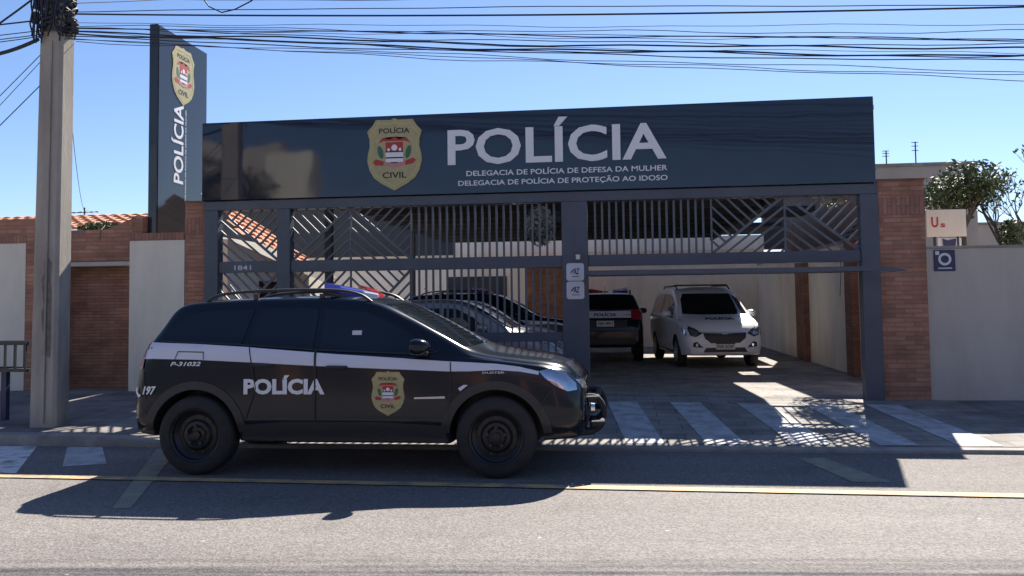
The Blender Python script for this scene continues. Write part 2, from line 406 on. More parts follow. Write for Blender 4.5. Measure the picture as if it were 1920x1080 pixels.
SH = [(0,.655),(.07,.625),(.34,.63),(.40,.53),(.50,.42),(.46,.28),(.455,.15),(.49,.0),(.50,-.12),(.46,-.28),(.38,-.42),(.25,-.52),(.1,-.6),(0,-.655)]
SHIELD = SH+[(-a, b) for a, b in SH[-2:0:-1]]
def band(loop, k0, k1):
    """thin outline ring as quads"""
    bm = bmesh.new(); n = len(loop)
    a = [bm.verts.new((u*k0, v*k0, 0)) for u, v in loop]; b = [bm.verts.new((u*k1, v*k1, 0)) for u, v in loop]
    for i in range(n): bm.faces.new([a[i], a[(i+1) % n], b[(i+1) % n], b[i]])
    return bm
def emblem(mapper, W, parent, step=None, thick=.02, off=.0):
    mp = lambda a, b, o: mapper(a*W, b*W, o)
    base = lay('emblem', poly2d(SHIELD), mp, off+thick, 'gold', parent, step and step/W, thick)
    o = off+thick; st = step and step/W
    lay('outline', [band(SHIELD, .90, .875)], mp, o+.002, 'goldl', base, st)
    lay('crest_red', [rect2(-.16,.16,.04,.22), poly2d([(-.30,.20),(-.2,.24),(.2,.24),(.30,.20),(.22,.30),(.08,.27),(0,.32),(-.08,.27),(-.22,.30)]),
                      poly2d([(-.40,-.13),(-.34,-.08),(-.2,-.12),(-.2,-.20),(-.36,-.19)]), poly2d([(.40,-.11),(.34,-.07),(.2,-.12),(.2,-.20),(.34,-.17)])], mp, o+.002, 'red', base, st)
    lay('crest_white', [rect2(-.16,.16,-.05,.04), rect2(-.16,.16,-.14,-.075), ell2(0,.12,.055,.055), ell2(-.105,.085,.025,.03), ell2(.105,.085,.025,.03)], mp, o+.0035, 'white', base, st)
    lay('crest_black', [rect2(-.16,.16,-.075,-.05), rect2(-.16,.16,.035,.055), rect2(-.06,.06,-.16,-.14)], mp, o+.005, 'black', base, st)
    lay('ribbon', [poly2d([(-.2,-.12),(0,-.16),(.2,-.12),(.2,-.20),(0,-.24),(-.2,-.20)])], mp, o+.0028, 'pink', base, st)
    for q in (-1, 1): lay('laurel', ell2(q*.255,.04,.05,.12,rot=-.25*q), mp, o+.002, 'green', base, st)
    lay('emblem_text', text2d('POLÍCIA', (-.28,.28,.38,.50), .02), mp, o+.002, 'black', base, st)
    lay('emblem_text', text2d('CIVIL', (-.22,.22,-.43,-.32), .02), mp, o+.002, 'black', base, st)
    return base

# ------------------------------------------------------------------ terrain
def lerp(a, b, t): t = max(0, min(1, t)); return a+(b-a)*t
def zb(x): return lerp(.31, .17, (x+8)/12)
def z0(x):
    if x < -4.9: return lerp(.04, .13, (-4.9-x)/.8)
    if x > 4.2: return lerp(.04, .10, (x-4.2)/.8)
    return .04
KY, FY = 9.20, 12.2
def gz(x, y):
    if y <= KY: return 0.0
    if y < FY: return lerp(z0(x), zb(x), (y-KY)/(FY-KY))
    return lerp(zb(x), .13, (y-FY)/3)
def sheet(xs, ys, fn, off=0):
    mb = MB(); nx = len(xs)
    mb.add([(x, y, fn(x, y)+off) for y in ys for x in xs], [(j*nx+i, j*nx+i+1, (j+1)*nx+i+1, (j+1)*nx+i) for j in range(len(ys)-1) for i in range(nx-1)])
    return mb
def frange(a, b, n): return [a+(b-a)*i/n for i in range(n+1)]
struct(MB().add([(-900,-900,-.06),(900,-900,-.06),(900,900,-.06),(-900,900,-.06)], [(0,1,2,3)]).build('ground', 'earth'))
struct(MB().box(-150, 150, -.6, KY-.16, -.3, 0).build('road', 'asphalt'))
XS = [-60, -30]+frange(-14, 12, 52)+[30, 60]
struct(sheet(XS, frange(KY, FY+.3, 8), lambda x, y: gz(x, max(y, KY+1e-4))).build('pavement', 'pave', smooth=True))
dr = [x for x in XS if -6.0 <= x <= 4.5]
struct(sheet(dr, frange(KY+.01, FY, 8), gz, .004).build('driveway_apron', 'drive', smooth=True))
struct(sheet(frange(-9, 8, 34), frange(FY+.3, 40, 56), gz).build('courtyard_floor', 'drive', smooth=True))
k = MB(); n = len(XS)
k.add([(x, y, z) for x in XS for y, z in ((KY-.16, -.1), (KY-.16, z0(x)-.012), (KY-.148, z0(x)), (KY, z0(x)+.001))],
      [(i*4+j, i*4+j+1, i*4+5+j, i*4+4+j) for i in range(n-1) for j in range(3)])
struct(k.build('kerb', 'kerb'))
struct(MB().box(-150, 150, -3.2, -.6, -.2, .12).build('far_pavement', 'pave'))
# road paint
def strip(name, mat, pts0, pts1, off=.004, fn=gz, n=10):
    """ribbon between two polylines of (x,y) pairs"""
    a0, a1 = pts0; b0, b1 = pts1
    vs = []
    for i in range(n+1):
        t = i/n
        for p, q in ((a0, a1), (b0, b1)):
            x, y = p[0]+(q[0]-p[0])*t, p[1]+(q[1]-p[1])*t
            vs.append((x, y, fn(x, y)+off))
    mb = MB(); mb.add(vs, [(2*i, 2*i+1, 2*i+3, 2*i+2) for i in range(n)])
    return struct(mb.build(name, mat))
strip('yellow_line', 'yellow', ((-14, 7.70), (40, 7.14-.92)), ((-14, 7.57), (40, 6.96-.9)), .010)
for x0, x1 in ((-.04, .36), (.80, 1.20), (1.68, 2.08), (2.54, 2.94), (3.32, 3.74)):
    strip('painted_stripe', 'paint', ((x0-.08, 11.75), (x0+.14, KY+.04)), ((x1-.08, 11.75), (x1+.14, KY+.04)), .009)
strip('crossing_stripe', 'paint2', ((-12.6, 9.02), (-12.6, 7.72)), ((-6.5, 9.02), (-5.65, 7.55)), .004)
strip('crossing_stripe', 'paint', ((-6.12, 9.0), (-5.42, 7.9)), ((-5.7, 9.0), (-5.05, 8.05)), .004)
strip('faded_mark', 'fadedy', ((1.75, 8.72), (1.98, 7.62)), ((2.0, 8.74), (2.3, 7.64)), .004)
strip('faded_mark', 'fadedy', ((-5.0, 8.9), (-3.9, 6.3)), ((-4.75, 8.9), (-3.75, 6.3)), .004)
def blob(name, cx, cy, rx, ry, mat, off, seed=0, n=36, rot=0):
    rr = random.Random(seed); ks = [(rr.uniform(.03, .16), rr.randint(2, 7), rr.uniform(0, 6)) for _ in range(5)]
    vs = [(cx, cy, gz(cx, cy)+off)]
    for i in range(n):
        t = 2*math.pi*i/n; k = 1+sum(a*math.sin(f*t+p) for a, f, p in ks)
        a, b = rx*k*math.cos(t), ry*k*math.sin(t)
        x, y = cx+a*math.cos(rot)-b*math.sin(rot), cy+a*math.sin(rot)+b*math.cos(rot)
        vs.append((x, y, gz(x, y)+off))
    return struct(MB().add(vs, [(0, 1+i, 1+(i+1) % n) for i in range(n)]).build(name, mat))
#blob('sand_stain', 4.0, 6.85, 1.0, .45, 'palep', .008, 3)

# ------------------------------------------------------------------ station front: gate, sign, walls
g = thing('metal_gate', 'dark slate blue metal gate frame with barred grilles under the navy sign', 'gate', (-1.2, FY, .2))
fr = MB()
def zc(x): return gz(x, FY)-.02
PY0, PY1 = FY-.06, FY+.06
for x0, x1 in ((-6.08, -5.87), (-4.95, -4.75), (-.73, -.36), (3.36, 3.6)):
    MB().box(x0, x1, PY0-.03, PY1+.03, zc(x0), 3.13).build('post', 'steel', g, bevel=.006)
MB().box(-6.09, 3.60, PY0-.045, PY1+.045, 2.985, 3.125).build('top_rail', 'steel', g, bevel=.005)
MB().box(-5.868, -4.952, PY0, PY1, 2.05, 2.22).build('beam', 'steel', g, bevel=.004)
MB().box(-4.748, -.732, PY0, PY1, 2.05, 2.22).build('beam', 'steel', g, bevel=.004)
MB().box(-.358, 3.358, PY0, PY1, 2.06, 2.22).build('beam', 'steel', g, bevel=.004)
MB().box(-5.868, -4.952, PY0, PY1, 1.0, 1.13).build('beam', 'steel', g, bevel=.004)
MB().box(-4.748, -.732, PY0, PY1, 1.0, 1.13).build('beam', 'steel', g, bevel=.004)
MB().box(-5.868, -4.952, PY0, PY1, .33, .43).build('beam', 'steel', g, bevel=.004)
MB().box(-4.748, -.732, PY0, PY1, .30, .40).build('beam', 'steel', g, bevel=.004)
def clipseg(x0, x1, z0_, z1_, px, pz, dx, dz, keep=None):
    """clip the line p+t*d to the box; keep = half-plane test applied by sampling"""
    ts = []
    lo, hi = -1e9, 1e9
    for p, d, a, b in ((px, dx, x0, x1), (pz, dz, z0_, z1_)):
        t0, t1 = (a-p)/d, (b-p)/d
        if t0 > t1: t0, t1 = t1, t0
        lo, hi = max(lo, t0), min(hi, t1)
    if hi-lo < .03: return None
    return lo, hi
def square(mb, x0, x1, a, b, seam, y=FY, sp=.115, w=.028):
    """one lattice square: diagonal seam, upright slats across it above, along it below"""
    W, Hh = x1-x0, b-a
    dx, dz = (W, Hh) if seam == '/' else (W, -Hh)
    sx, sz = x0, (a if seam == '/' else b)
    def side(x, z): return (z-sz)*dx-(x-sx)*dz      # >0 above seam
    L = math.hypot(dx, dz); nrm = (-dz/L, dx/L)
    mb.beam((sx, y, sz), (sx+dx, y, sz+dz), w*1.3, .03)
    # below: bars parallel to the seam
    k = 1
    while k*sp < 2*L:
        px, pz = sx-nrm[0]*k*sp, sz-nrm[1]*k*sp
        c = clipseg(x0, x1, a, b, px, pz, dx/L, dz/L)
        if c: mb.beam((px+dx/L*c[0], y, pz+dz/L*c[0]), (px+dx/L*c[1], y, pz+dz/L*c[1]), w, .025)
        k += 1
    # above: bars across the seam
    ex, ez = (-1, 1) if seam == '/' else (1, 1)
    k = 0
    while k*sp < L:
        px, pz = sx+dx/L*k*sp, sz+dz/L*k*sp
        c = clipseg(x0, x1, a, b, px, pz, ex*.7071, ez*.7071)
        if c and c[1] > .03: mb.beam((px, y, pz), (px+ex*.7071*c[1], y, pz+ez*.7071*c[1]), w, .025)
        k += 1
def upright(mb, x0, x1, a, b, sp=.106, w=.030, y=FY):
    n = int((x1-x0)/sp)
    for i in range(1, n+1):
        x = x0+(x1-x0)*i/(n+1)
        mb.box(x-w/2, x+w/2, y-.012, y+.012, a, b)
def grille(build): m = MB(); build(m); m.build('grille', 'grille', g)
grille(lambda m: square(m, -5.865, -4.955, 2.22, 2.985, '\\'))
grille(lambda m: square(m, -5.865, -4.955, 1.13, 2.05, '/'))
grille(lambda m: square(m, -5.865, -4.955, .43, 1.0, '\\'))
grille(lambda m: (square(m, -4.745, -3.86, 2.22, 2.985, '/'), m.box(-3.86, -3.835, FY-.015, FY+.015, 2.22, 2.985), square(m, -3.835, -2.95, 2.22, 2.985, '\\'), m.box(-2.95, -2.925, FY-.015, FY+.015, 2.22, 2.985), upright(m, -2.925, -.735, 2.22, 2.985)))
grille(lambda m: (square(m, -4.745, -3.86, 1.13, 2.05, '\\'), m.box(-3.86, -3.835, FY-.015, FY+.015, 1.13, 2.05), square(m, -3.835, -2.95, 1.13, 2.05, '/'), m.box(-2.95, -2.925, FY-.015, FY+.015, 1.13, 2.05), upright(m, -2.925, -.735, 1.13, 2.05)))
grille(lambda m: upright(m, -4.745, -.735, .40, 1.0))
grille(lambda m: (upright(m, -.355, 1.36, 2.22, 2.985), m.box(1.36, 1.385, FY-.015, FY+.015, 2.22, 2.985), square(m, 1.385, 2.36, 2.22, 2.985, '/'), m.box(2.36, 2.385, FY-.015, FY+.015, 2.22, 2.985), square(m, 2.385, 3.355, 2.22, 2.985, '\\')))
mp = planar((0, PY0-.001, 0), (1, 0, 0), (0, 0, 1))
lay('house_number', text2d('1841', (-5.62, -5.36, 2.09, 2.16), .01), mp, .003, 'whitep', g)

# raised tilt gate, horizontal below the beam
tg = thing('tilt_gate', 'raised tilt-up gate leaf lying almost level above the open driveway', 'gate', (1.5, 12.2, 2.0))
def gp(x, t): return (x, 11.15+2.35*t, 1.93+.05*t)
f = MB()
for t in (0, 1): f.beam(gp(-.33, t), gp(3.3, t), .06, .06)
f.beam(gp(-.33, 0), gp(-.33, 1), .06, .06, (0, 0, 1)); f.beam(gp(3.3, 0), gp(3.3, 1), .06, .06, (0, 0, 1)); f.beam(gp(1.4, 0), gp(1.4, 1), .05, .05, (0, 0, 1))
f.beam(gp(-.3, .5), gp(3.3, .5), .05, .05)
f.build('gate_frame', 'steel', tg)
f = MB()
for i in range(30):
    x = -.28+i*.122
    f.beam(gp(x, .02), gp(x, .98) if not 1.4 < x else gp(min(3.28, x+.0), .98), .02, .02, (0, 0, 1))
for i in range(-4, 20):
    x = 1.45+i*.13
    a, b = max(x, 1.42), min(x+1.1, 3.28)
    if b > a: f.beam(gp(a, .02+.46*(a-x)/1.1), gp(b, .02+.46*(b-x)/1.1), .02, .02, (0, 0, 1))
f.build('grille', 'grille', tg)
f = MB(); f.prism([(3.30, 1.90), (3.30, 1.96), (3.45, 1.945), (3.60, 1.91), (3.62, 1.895), (3.48, 1.885)], 11.12, 11.2)
f.build('pivot_arm', 'steel', tg)

# main sign
sgn = thing('police_sign', 'long glossy navy police fascia with gold badge above the gate', 'sign', (-1.3, FY, 3.13))
f = MB(); f.prism([(-6.09, 3.131), (3.56, 3.131), (3.56, 4.315), (-6.09, 4.30)], FY-.16, FY+.12)
f.build('sign_panel', 'panel', sgn, bevel=.006)
mp = planar((0, FY-.16, 0), (1, 0, 0), (0, 0, 1))
lay('lettering', text2d('POLÍCIA', (-2.35, .76, 3.54, 4.19), .018), mp, .02, 'white', sgn, thick=.02)
lay('lettering', text2d('DELEGACIA DE POLÍCIA DE DEFESA DA MULHER', (-2.08, .77, 3.38, 3.475), .012), mp, .012, 'white', sgn, thick=.01)
lay('lettering', text2d('DELEGACIA DE POLÍCIA DE PROTEÇÃO AO IDOSO', (-2.20, .77, 3.225, 3.335), .012), mp, .012, 'white', sgn, thick=.01)
emblem(planar((-3.135, FY-.16, 3.73), (1, 0, 0), (0, 0, 1)), .81, sgn, thick=.025)

# square plates on the post
for z, lab in ((1.98, 'upper white rounded plate with dark AZ lettering on the gate post'), (1.72, 'lower white rounded plate with dark AZ lettering on the gate post')):
    p = thing('company_plate', lab, 'plate', (-.545, PY0-.03, z), group='white plates on the gate post')
    mp = planar((-.545, PY0-.031, z), (1, 0, 0), (0, 0, 1))
    h, r = .125, .035
    lp = [(cx*(h-r)+r*math.cos(t), cz*(h-r)+r*math.sin(t)) for cx, cz, t0 in ((1, 1, 0), (-1, 1, 90), (-1, -1, 180), (1, -1, 270)) for t in [R(t0+q) for q in (0, 30, 60, 90)]]
    lay('plate_face', poly2d(lp), mp, .012, 'whitep', p, thick=.012)
    lay('plate_lettering', [text2d('AZ', (-.03, .065, -.035, .05), .03, .3), poly2d([(-.07, -.03), (-.055, .01), (-.02, .045), (.04, .05), (-.01, .035), (-.035, 0)]), rect2(-.05, .06, -.07, -.06)], mp, .014, 'navytxt', p)
p = thing('door_lamp', 'small cream sensor lamp on top of the white plates post', 'lamp', (-.5, PY0-.05, 2.19))
MB().lathe([(.0, -.045), (.03, -.045), (.032, 0), (.036, .02), (.0, .03)], 16, 'Z', (-.5, PY0-.07, 2.20)).build('lamp_body', 'lightcream', p, smooth=True)
MB().box(-.52, -.48, PY0-.06, PY0-.031, 2.23, 2.27).build('bracket', 'steel', p)

# brick pillars
def pillar(x0, x1, y0, y1, top, label, capz=.0):
    p = thing('brick_pillar', label, 'pillar', ((x0+x1)/2, y0, gz((x0+x1)/2, FY)), group='brick pillars')
    zbm = gz((x0+x1)/2, FY)-.08
    MB().box(x0, x1, y0, y1, zbm, top-.50).build('pillar_shaft', 'brick', p)
    MB().box(x0-.004, x1+.004, y0-.004, y1+.004, top-.499, top-.26).build('soldier_course', 'soldier', p)
    MB().box(x0, x1, y0, y1, top-.259, top-.03).build('pillar_top', 'brick', p)
    MB().box(x0-.015, x1+.015, y0-.015, y1+.015, top-.029, top).build('coping', 'brick_dark', p, bevel=.004)
    return p
pillar(3.605, 4.22, FY-.03, FY+.42, 3.19, 'tall red brick pillar to the right of the gate post')
pillar(-6.42, -6.095, FY-.02, FY+.4, 3.15, 'narrow brick pillar between cream wall panel and gate')
# right perimeter wall
wl = thing('perimeter_wall', 'plain beige rendered street wall to the right of the brick pillar', 'wall', (8, FY, .15))
MB().box(4.225, 30, FY+.02, FY+.2, .05, 2.22).build('wall_face', 'wallgrey', wl)
MB().box(4.226, 30, FY, FY+.23, 2.222, 2.255).build('coping', 'kerb', wl)
# left walls
def cream(x0, x1, lab):
    c = thing('cream_wall_panel', lab, 'wall', ((x0+x1)/2, FY, gz((x0+x1)/2, FY)), group='cream wall panels')
    MB().box(x0, x1, FY-.02, FY+.25, .1, 2.565).build('wall_face', 'cream', c)
    MB().box(x0-.001, x1+.001, FY-.03, FY+.26, 2.567, 2.68).build('soldier_course', 'soldier', c)
    MB().box(x0, min(x1, -7.135), FY+.03, FY+.25, 2.681, 2.95).build('brick_band', 'brick', c)
    return c
cream(-7.31, -6.43, 'cream rendered wall panel between brick recess and narrow brick pillar')
cream(-14.0, -9.02, 'cream rendered wall panel left of the concrete pole behind the railing')
rc = thing('brick_recess', 'brown brick entrance recess between cream panels behind the concrete pole', 'wall', (-8.2, FY+.5, .3))
MB().box(-9.018, -8.78, FY-.02, FY+.3, .1, 2.95).build('side_pier', 'brick', rc)
MB().box(-8.77, -7.315, FY+.55, FY+.7, .1, 2.20).build('brick_infill', 'brick_dark', rc)
MB().box(-8.77, -7.315, FY+.22, FY+.7, 2.205, 2.27).build('lintel', 'wallgrey', rc, bevel=.005)
MB().box(-8.77, -7.315, FY+.3, FY+.7, 2.272, 2.78).build('brick_band', 'brick', rc)
f = MB(); f.prism([(-7.9, 2.781), (-7.315, 2.781), (-7.315, 2.95), (-7.45, 2.95)], FY+.3, FY+.66); f.build('raised_course', 'brick', rc)
MB().box(-8.778, -8.771, FY+.3, FY+.7, .1, 2.2).build('reveal', 'brick_dark', rc)

# totem sign, blade across the pavement line
tt = thing('totem_sign', 'tall narrow grey police totem with badge and vertical lettering', 'sign', (-7.0, 12.55, 2.7))
TX = -6.99
f = MB(); f.prism([(12.36, 2.685), (13.98, 2.685), (13.98, 5.97), (12.36, 5.97)], TX-.14, TX-.001, 'X'); f.build('sign_body', 'totem', tt, bevel=.008)
mp = planar((TX, 12.5, 0), (0, 1, 0), (0, 0, 1))
MB().box(TX, TX+.008, 12.39, 13.95, 2.71, 5.94).build('sign_face', 'totem', tt)
emblem(planar((TX+.008, 13.13, 5.33), (0, 1, 0), (0, 0, 1)), .73, tt, thick=.01)
mp = planar((TX+.008, 12.95, 2.95), (0, 0, 1), (0, -1, 0))
lay('lettering', text2d('POLÍCIA', (.60, 1.90, -.20, .18), .018, .0), mp, .008, 'white', tt, thick=.008)
lay('lettering', text2d('DELEGACIA DE POLÍCIA DE DEFESA DA MULHER', (.35, 1.85, -.30, -.255), .01), mp, .004, 'white', tt)

# right background signs
p = thing('clinic_sign', 'white sign board with red letter above the beige wall', 'sign', (5.0, 13.5, 2.3))
MB().box(4.70, 5.27, 13.5, 13.56, 2.47, 2.88).build('board', 'cream', p, bevel=.004)
mp = planar((4.70, 13.5, 2.47), (1, 0, 0), (0, 0, 1))
lay('lettering', [text2d('U', (.07, .17, .14, .30), .03), text2d('s', (.20, .27, .14, .20), .03)], mp, .003, 'red', p)
for x in (4.82, 5.15): MB().box(x-.015, x+.015, 13.515, 13.545, 1.9, 2.469).build('leg', 'plastic', p)
MB().box(4.86, 5.2, 13.52, 13.54, 2.27, 2.45).build('lower_board', 'whitep', p)
lay('lower_panel', poly2d([(.24, -.19), (.40, -.19), (.42, -.03), (.30, -.06), (.22, -.03)]), mp, .003, 'navytxt', p)
p = thing('blue_sign', 'small square navy sign with white ring on beige wall', 'sign', (4.47, FY, 2.0))
MB().box(4.33, 4.60, FY-.006, FY+.018, 1.915, 2.20).build('sign_face', 'navytxt', p, bevel=.003)
mp = planar((4.465, FY-.006, 2.075), (1, 0, 0), (0, 0, 1))
ring = [(.085*math.cos(2*math.pi*i/28), .085*math.sin(2*math.pi*i/28)) for i in range(28)]
lay('ring', [band(ring, 1, .62), rect2(-.09, .09, -.13, -.115), rect2(-.12, -.07, .06, .11)], mp, .002, 'whitep', p)

# pavement railing at far left (litter basket on a post)
p = thing('litter_basket', 'black barred litter basket on a navy post at the kerbside left', 'basket', (-7.9, 9.9, .13))
f = MB(); BX0, BX1, BZ0, BZ1, BY0, BY1 = -8.3, -7.18, .80, 1.13, 9.75, 10.1
for y in (BY0, BY1):
    for z in (BZ0, BZ1): f.box(BX0, BX1, y-.015, y+.015, z-.02, z+.02)
    n = 9
    for i in range(n): x = BX0+.02+(BX1-BX0-.04)*i/(n-1); f.box(x-.012, x+.012, y-.01, y+.01, BZ0+.02, BZ1-.02)
for x in (BX0, BX1):
    for z in (BZ0, BZ1): f.box(x-.015, x+.015, BY0+.015, BY1-.015, z-.019, z+.019)
f.build('basket', 'plastic', p)
MB().box(-7.62, -7.55, 9.88, 9.95, .08, .78).build('post', 'navytxt', p)
MB().box(BX0+.016, BX1-.016, BY0+.016, BY1-.016, BZ0-.01, BZ0+.005).build('basket_floor', 'plastic', p)

# ------------------------------------------------------------------ utility pole and wires
PX, PYY = -6.78, 9.62
pl = thing('utility_pole', 'weathered concrete utility pole on the pavement at left', 'pole', (PX, PYY, gz(PX, PYY)))
f = MB(); n = 14
vs = []; prof = []
for i in range(n+1):
    z = .05+i*(8.2-.05)/n; hw = lerp(.170, .138, (z-.1)/8); hd = hw*.85
    loop = [(-hw, -hd*.8), (-hw*.85, -hd), (hw*.78, -hd), (hw, -hd*.75), (hw, hd*.8), (hw*.85, hd), (-hw*.85, hd), (-hw, hd*.8)]
    lean = (z-.1)*.006
    vs += [(PX+a+lean, PYY+b, z) for a, b in loop]
fs = [(i*8+j, i*8+(j+1) % 8, (i+1)*8+(j+1) % 8, (i+1)*8+j) for i in range(n) for j in range(8)]+[tuple(range(8)), tuple(n*8+j for j in range(8))]
f.add(vs, fs); f.build('pole_shaft', 'concrete', pl, smooth=True, angle=30)
f = MB()
for z in (4.95, 5.15, 5.3): f.lathe([(.175, z-.03), (.182, z-.03), (.182, z+.03), (.175, z+.03)], 24, 'Z', (PX+.03, PYY, 0))
f.build('clamp_band', 'plastic', pl, smooth=True)
f = MB(); rr = random.Random(3)
for i in range(60):     # tangled cable bundles wrapped round the pole head
    a0 = rr.uniform(0, 6.28); z = rr.uniform(4.86, 5.7); pts = []
    rad = rr.uniform(.165, .22)
    for q in range(9):
        a = a0+q*rr.uniform(.25, .5); pts.append((PX+.03+rad*math.cos(a), PYY+rad*math.sin(a), z+.09*math.sin(q*.9+a0)))
    f.tube(pts, rr.uniform(.007, .016), 5)
for i in range(16):
    x = PX+rr.uniform(-.2, .25); pts = [(x+rr.uniform(-.05, .05), PYY-.16-rr.uniform(0, .06), z) for z in (4.72+rr.uniform(0, .3), 5.0, 5.25, 5.6)]
    f.tube(pts, .010, 5)
f.build('cable_tangle', 'wire', pl, smooth=True)
for dx, z in ((-.27, 5.12), (.27, 5.10), (.34, 4.98), (-.24, 5.3), (.23, 5.42)):
    MB().lathe([(0, -.07), (.045, -.06), (.05, 0), (.035, .02), (.05, .04), (.03, .08), (0, .085)], 12, 'Z', (PX+dx*.85, PYY-.05, z)).build('insulator', 'darkwall', pl, smooth=True)
MB().tube([(PX+.03, PYY-.158, .2), (PX+.04, PYY-.152, 2.0), (PX+.05, PYY-.14, 4.8)], .012, 6).build('conduit', 'concrete', pl)
f = MB(); f.add([], []); 
mp = lambda a, b, o: Vector((PX+.02+a, PYY-.176-o-.0*b, b))
lay('poster_residue', poly2d([(.0, 1.0), (.10, .97), (.105, 1.3), (.10, 1.38), (.105, 1.75), (.09, 1.9), (.10, 2.1), (.06, 2.16), (.0, 2.12), (.01, 1.98), (-.03, 1.9), (-.01, 1.72), (-.0, 1.6), (-.02, 1.5), (-.01, 1.32), (.03, 1.2)]), lambda a, b, o: Vector((PX+a, PYY-lerp(.170, .138, (b-.1)/8)*.85-.004, b)), 0, 'residue', pl)

def cat(a, b, sag, n=14, wob=0, seed=0):
    rr = random.Random(seed); a, b = Vector(a), Vector(b); out = []
    for i in range(n+1):
        t = i/n; p = a.lerp(b, t); p.z -= 4*sag*t*(1-t); p.z += wob*math.sin(t*17+seed)*t*(1-t)*4; out.append(p)
    return out
WG = 'cables strung along the street'
def wire(a, b, sag, r, lab, wob=0, seed=0, group=WG):
    tag(MB().tube(cat(a, b, sag, 22, wob, seed), r, 5).build('overhead_cable', 'wire', None, smooth=True), lab, 'cable', group)
# (z at pole, z at x=-1.1, z at x=4.4) -> spans continue far right
def span(z0_, zm, z1_, r, wob=0, seed=0, y=9.45, lab=None, x0=-6.6):
    """parabola through three heights, carried on to x=18"""
    X = (-6.5, -1.1, 4.4)
    def zz(x): 
        L = 0
        for i, zi in enumerate((z0_, zm, z1_)):
            t = zi
            for j in range(3):
                if j != i: t *= (x-X[j])/(X[i]-X[j])
            L += t
        return L
    pts = [(x, y, zz(x)+wob*(math.sin(x*1.3+seed)+.8*math.sin(x*3.1+seed*2.3))) for x in frange(x0, 7.0, 30)]
    # beyond the frame the cable simply runs on straight
    s = (zz(7)-zz(6.5))/.5
    pts += [(7+q, y, zz(7)+max(s, -.06)*q) for q in (3, 7, 12)]
    tag(MB().tube(pts, r*1.1, 5).build('overhead_cable', 'wire', None, smooth=True), lab, 'cable', WG)
SP = [
 (5.10, 4.80, 4.60, .010, 0, 1, 'straight black overhead cable, thickest of the upper pair beyond the pole'),
 (5.13, 4.90, 4.62, .005, .004, 2, 'thin overhead cable just above the thickest upper cable'),
 (5.30, 5.00, 4.76, .005, .006, 3, 'thin overhead cable highest across the top of the sky'),
 (5.32, 5.06, 4.72, .004, .004, 4, 'faint overhead cable beside the highest cable'),
 (4.96, 4.60, 4.28, .006, .01, 5, 'overhead cable upper edge of the lower drooping bundle'),
 (4.93, 4.50, 4.20, .009, .012, 6, 'dark overhead cable in the middle of the drooping bundle'),
 (4.90, 4.45, 4.12, .009, .012, 7, 'dark wavy overhead cable low in the drooping bundle'),
 (4.98, 4.55, 4.24, .005, .012, 8, 'thin overhead cable crossing inside the drooping bundle'),
 (4.87, 4.42, 4.07, .006, .008, 9, 'overhead cable under the drooping bundle'),
 (4.84, 4.34, 3.86, .004, .010, 10, 'faint broken overhead cable lowest above the navy fascia'),
 (4.85, 4.38, 3.96, .004, .012, 11, 'faint overhead cable second lowest above the navy fascia'),
 (5.00, 4.66, 4.30, .004, .005, 12, 'thin overhead cable in the gap between the two bundles'),
 (4.95, 4.47, 4.15, .006, .015, 13, 'twisting overhead cable woven through the drooping bundle'),
]
WHERE = ('just under the upper pair', 'midway between upper pair and bundle', 'along the top of the drooping bundle', 'inside the upper half of the drooping bundle', 'through the centre of the drooping bundle', 'inside the lower half of the drooping bundle', 'along the underside of the drooping bundle', 'sagging clear beneath the drooping bundle')
for i, wh in enumerate(WHERE):
    if i in (3, 5, 6): continue
    SP.append((5.08-.03*i, 4.76-.055*i, 4.50-.075*i, .003+.001*(i % 2), .010+.004*(i % 3), 30+i*3, 'hair-thin wavy overhead cable '+wh))
for i, (a, b, c, r, wo, sd_, lab) in enumerate(SP): span(a, b, c, r, wo, sd_, 9.42+.02*i, lab)
LW = [((PX, 9.5, 5.08), (-16, 9.4, 4.9), .1, .010, 'black overhead cable leaving the pole to the left, thickest'),
      ((PX, 9.5, 4.95), (-16, 9.4, 4.8), .12, .006, 'overhead cable leaving the pole to the left below the thickest'),
      ((PX, 9.5, 4.9), (-16, 9.3, 4.6), .1, .006, 'overhead cable leaving the pole leftward with slight droop'),
      ((PX, 9.5, 4.88), (-16, 9.3, 4.7), .18, .006, 'overhead cable leaving the pole leftward with deep droop'),
      ((PX, 9.5, 4.74), (-9.5, 9.5, 2.30), .02, .005, 'slanting service cable dropping leftward from the pole, upper'),
      ((PX, 9.5, 4.66), (-9.5, 9.5, 2.05), .02, .004, 'slanting service cable dropping leftward from the pole, middle'),
      ((PX, 9.5, 4.36), (-9.5, 9.5, 1.95), .02, .006, 'slanting service cable dropping leftward from the pole, lowest'),
      ((PX, 9.4, 5.4), (-8.6, 9.4, 4.35), .05, .012, 'thick slack cable curving left under the pole head'),
      ((-6.62, 9.6, 5.3), (-4.6, 16, 8.0), .1, .006, 'thin cable rising right from the pole head over the totem'),
      ((-6.63, 9.75, 3.8), (-12.6, 19.2, 3.95), .45, .004, 'slack thin cable hanging beside the pole towards the roofs')]
for i, (a, b, s, r, lab) in enumerate(LW): wire(a, b, s, r, lab, 0, i)
tag(MB().tube(cat((PX-.1, 9.45, 4.82), (-8.1, 9.45, 4.66), .09, 12)+cat((-8.1, 9.45, 4.66), (-12, 9.45, 4.9), 0, 4)[1:], .022, 6).build('overhead_cable', 'wire', None, smooth=True), 'heavy drooping cable loop left of the pole', 'cable', WG)
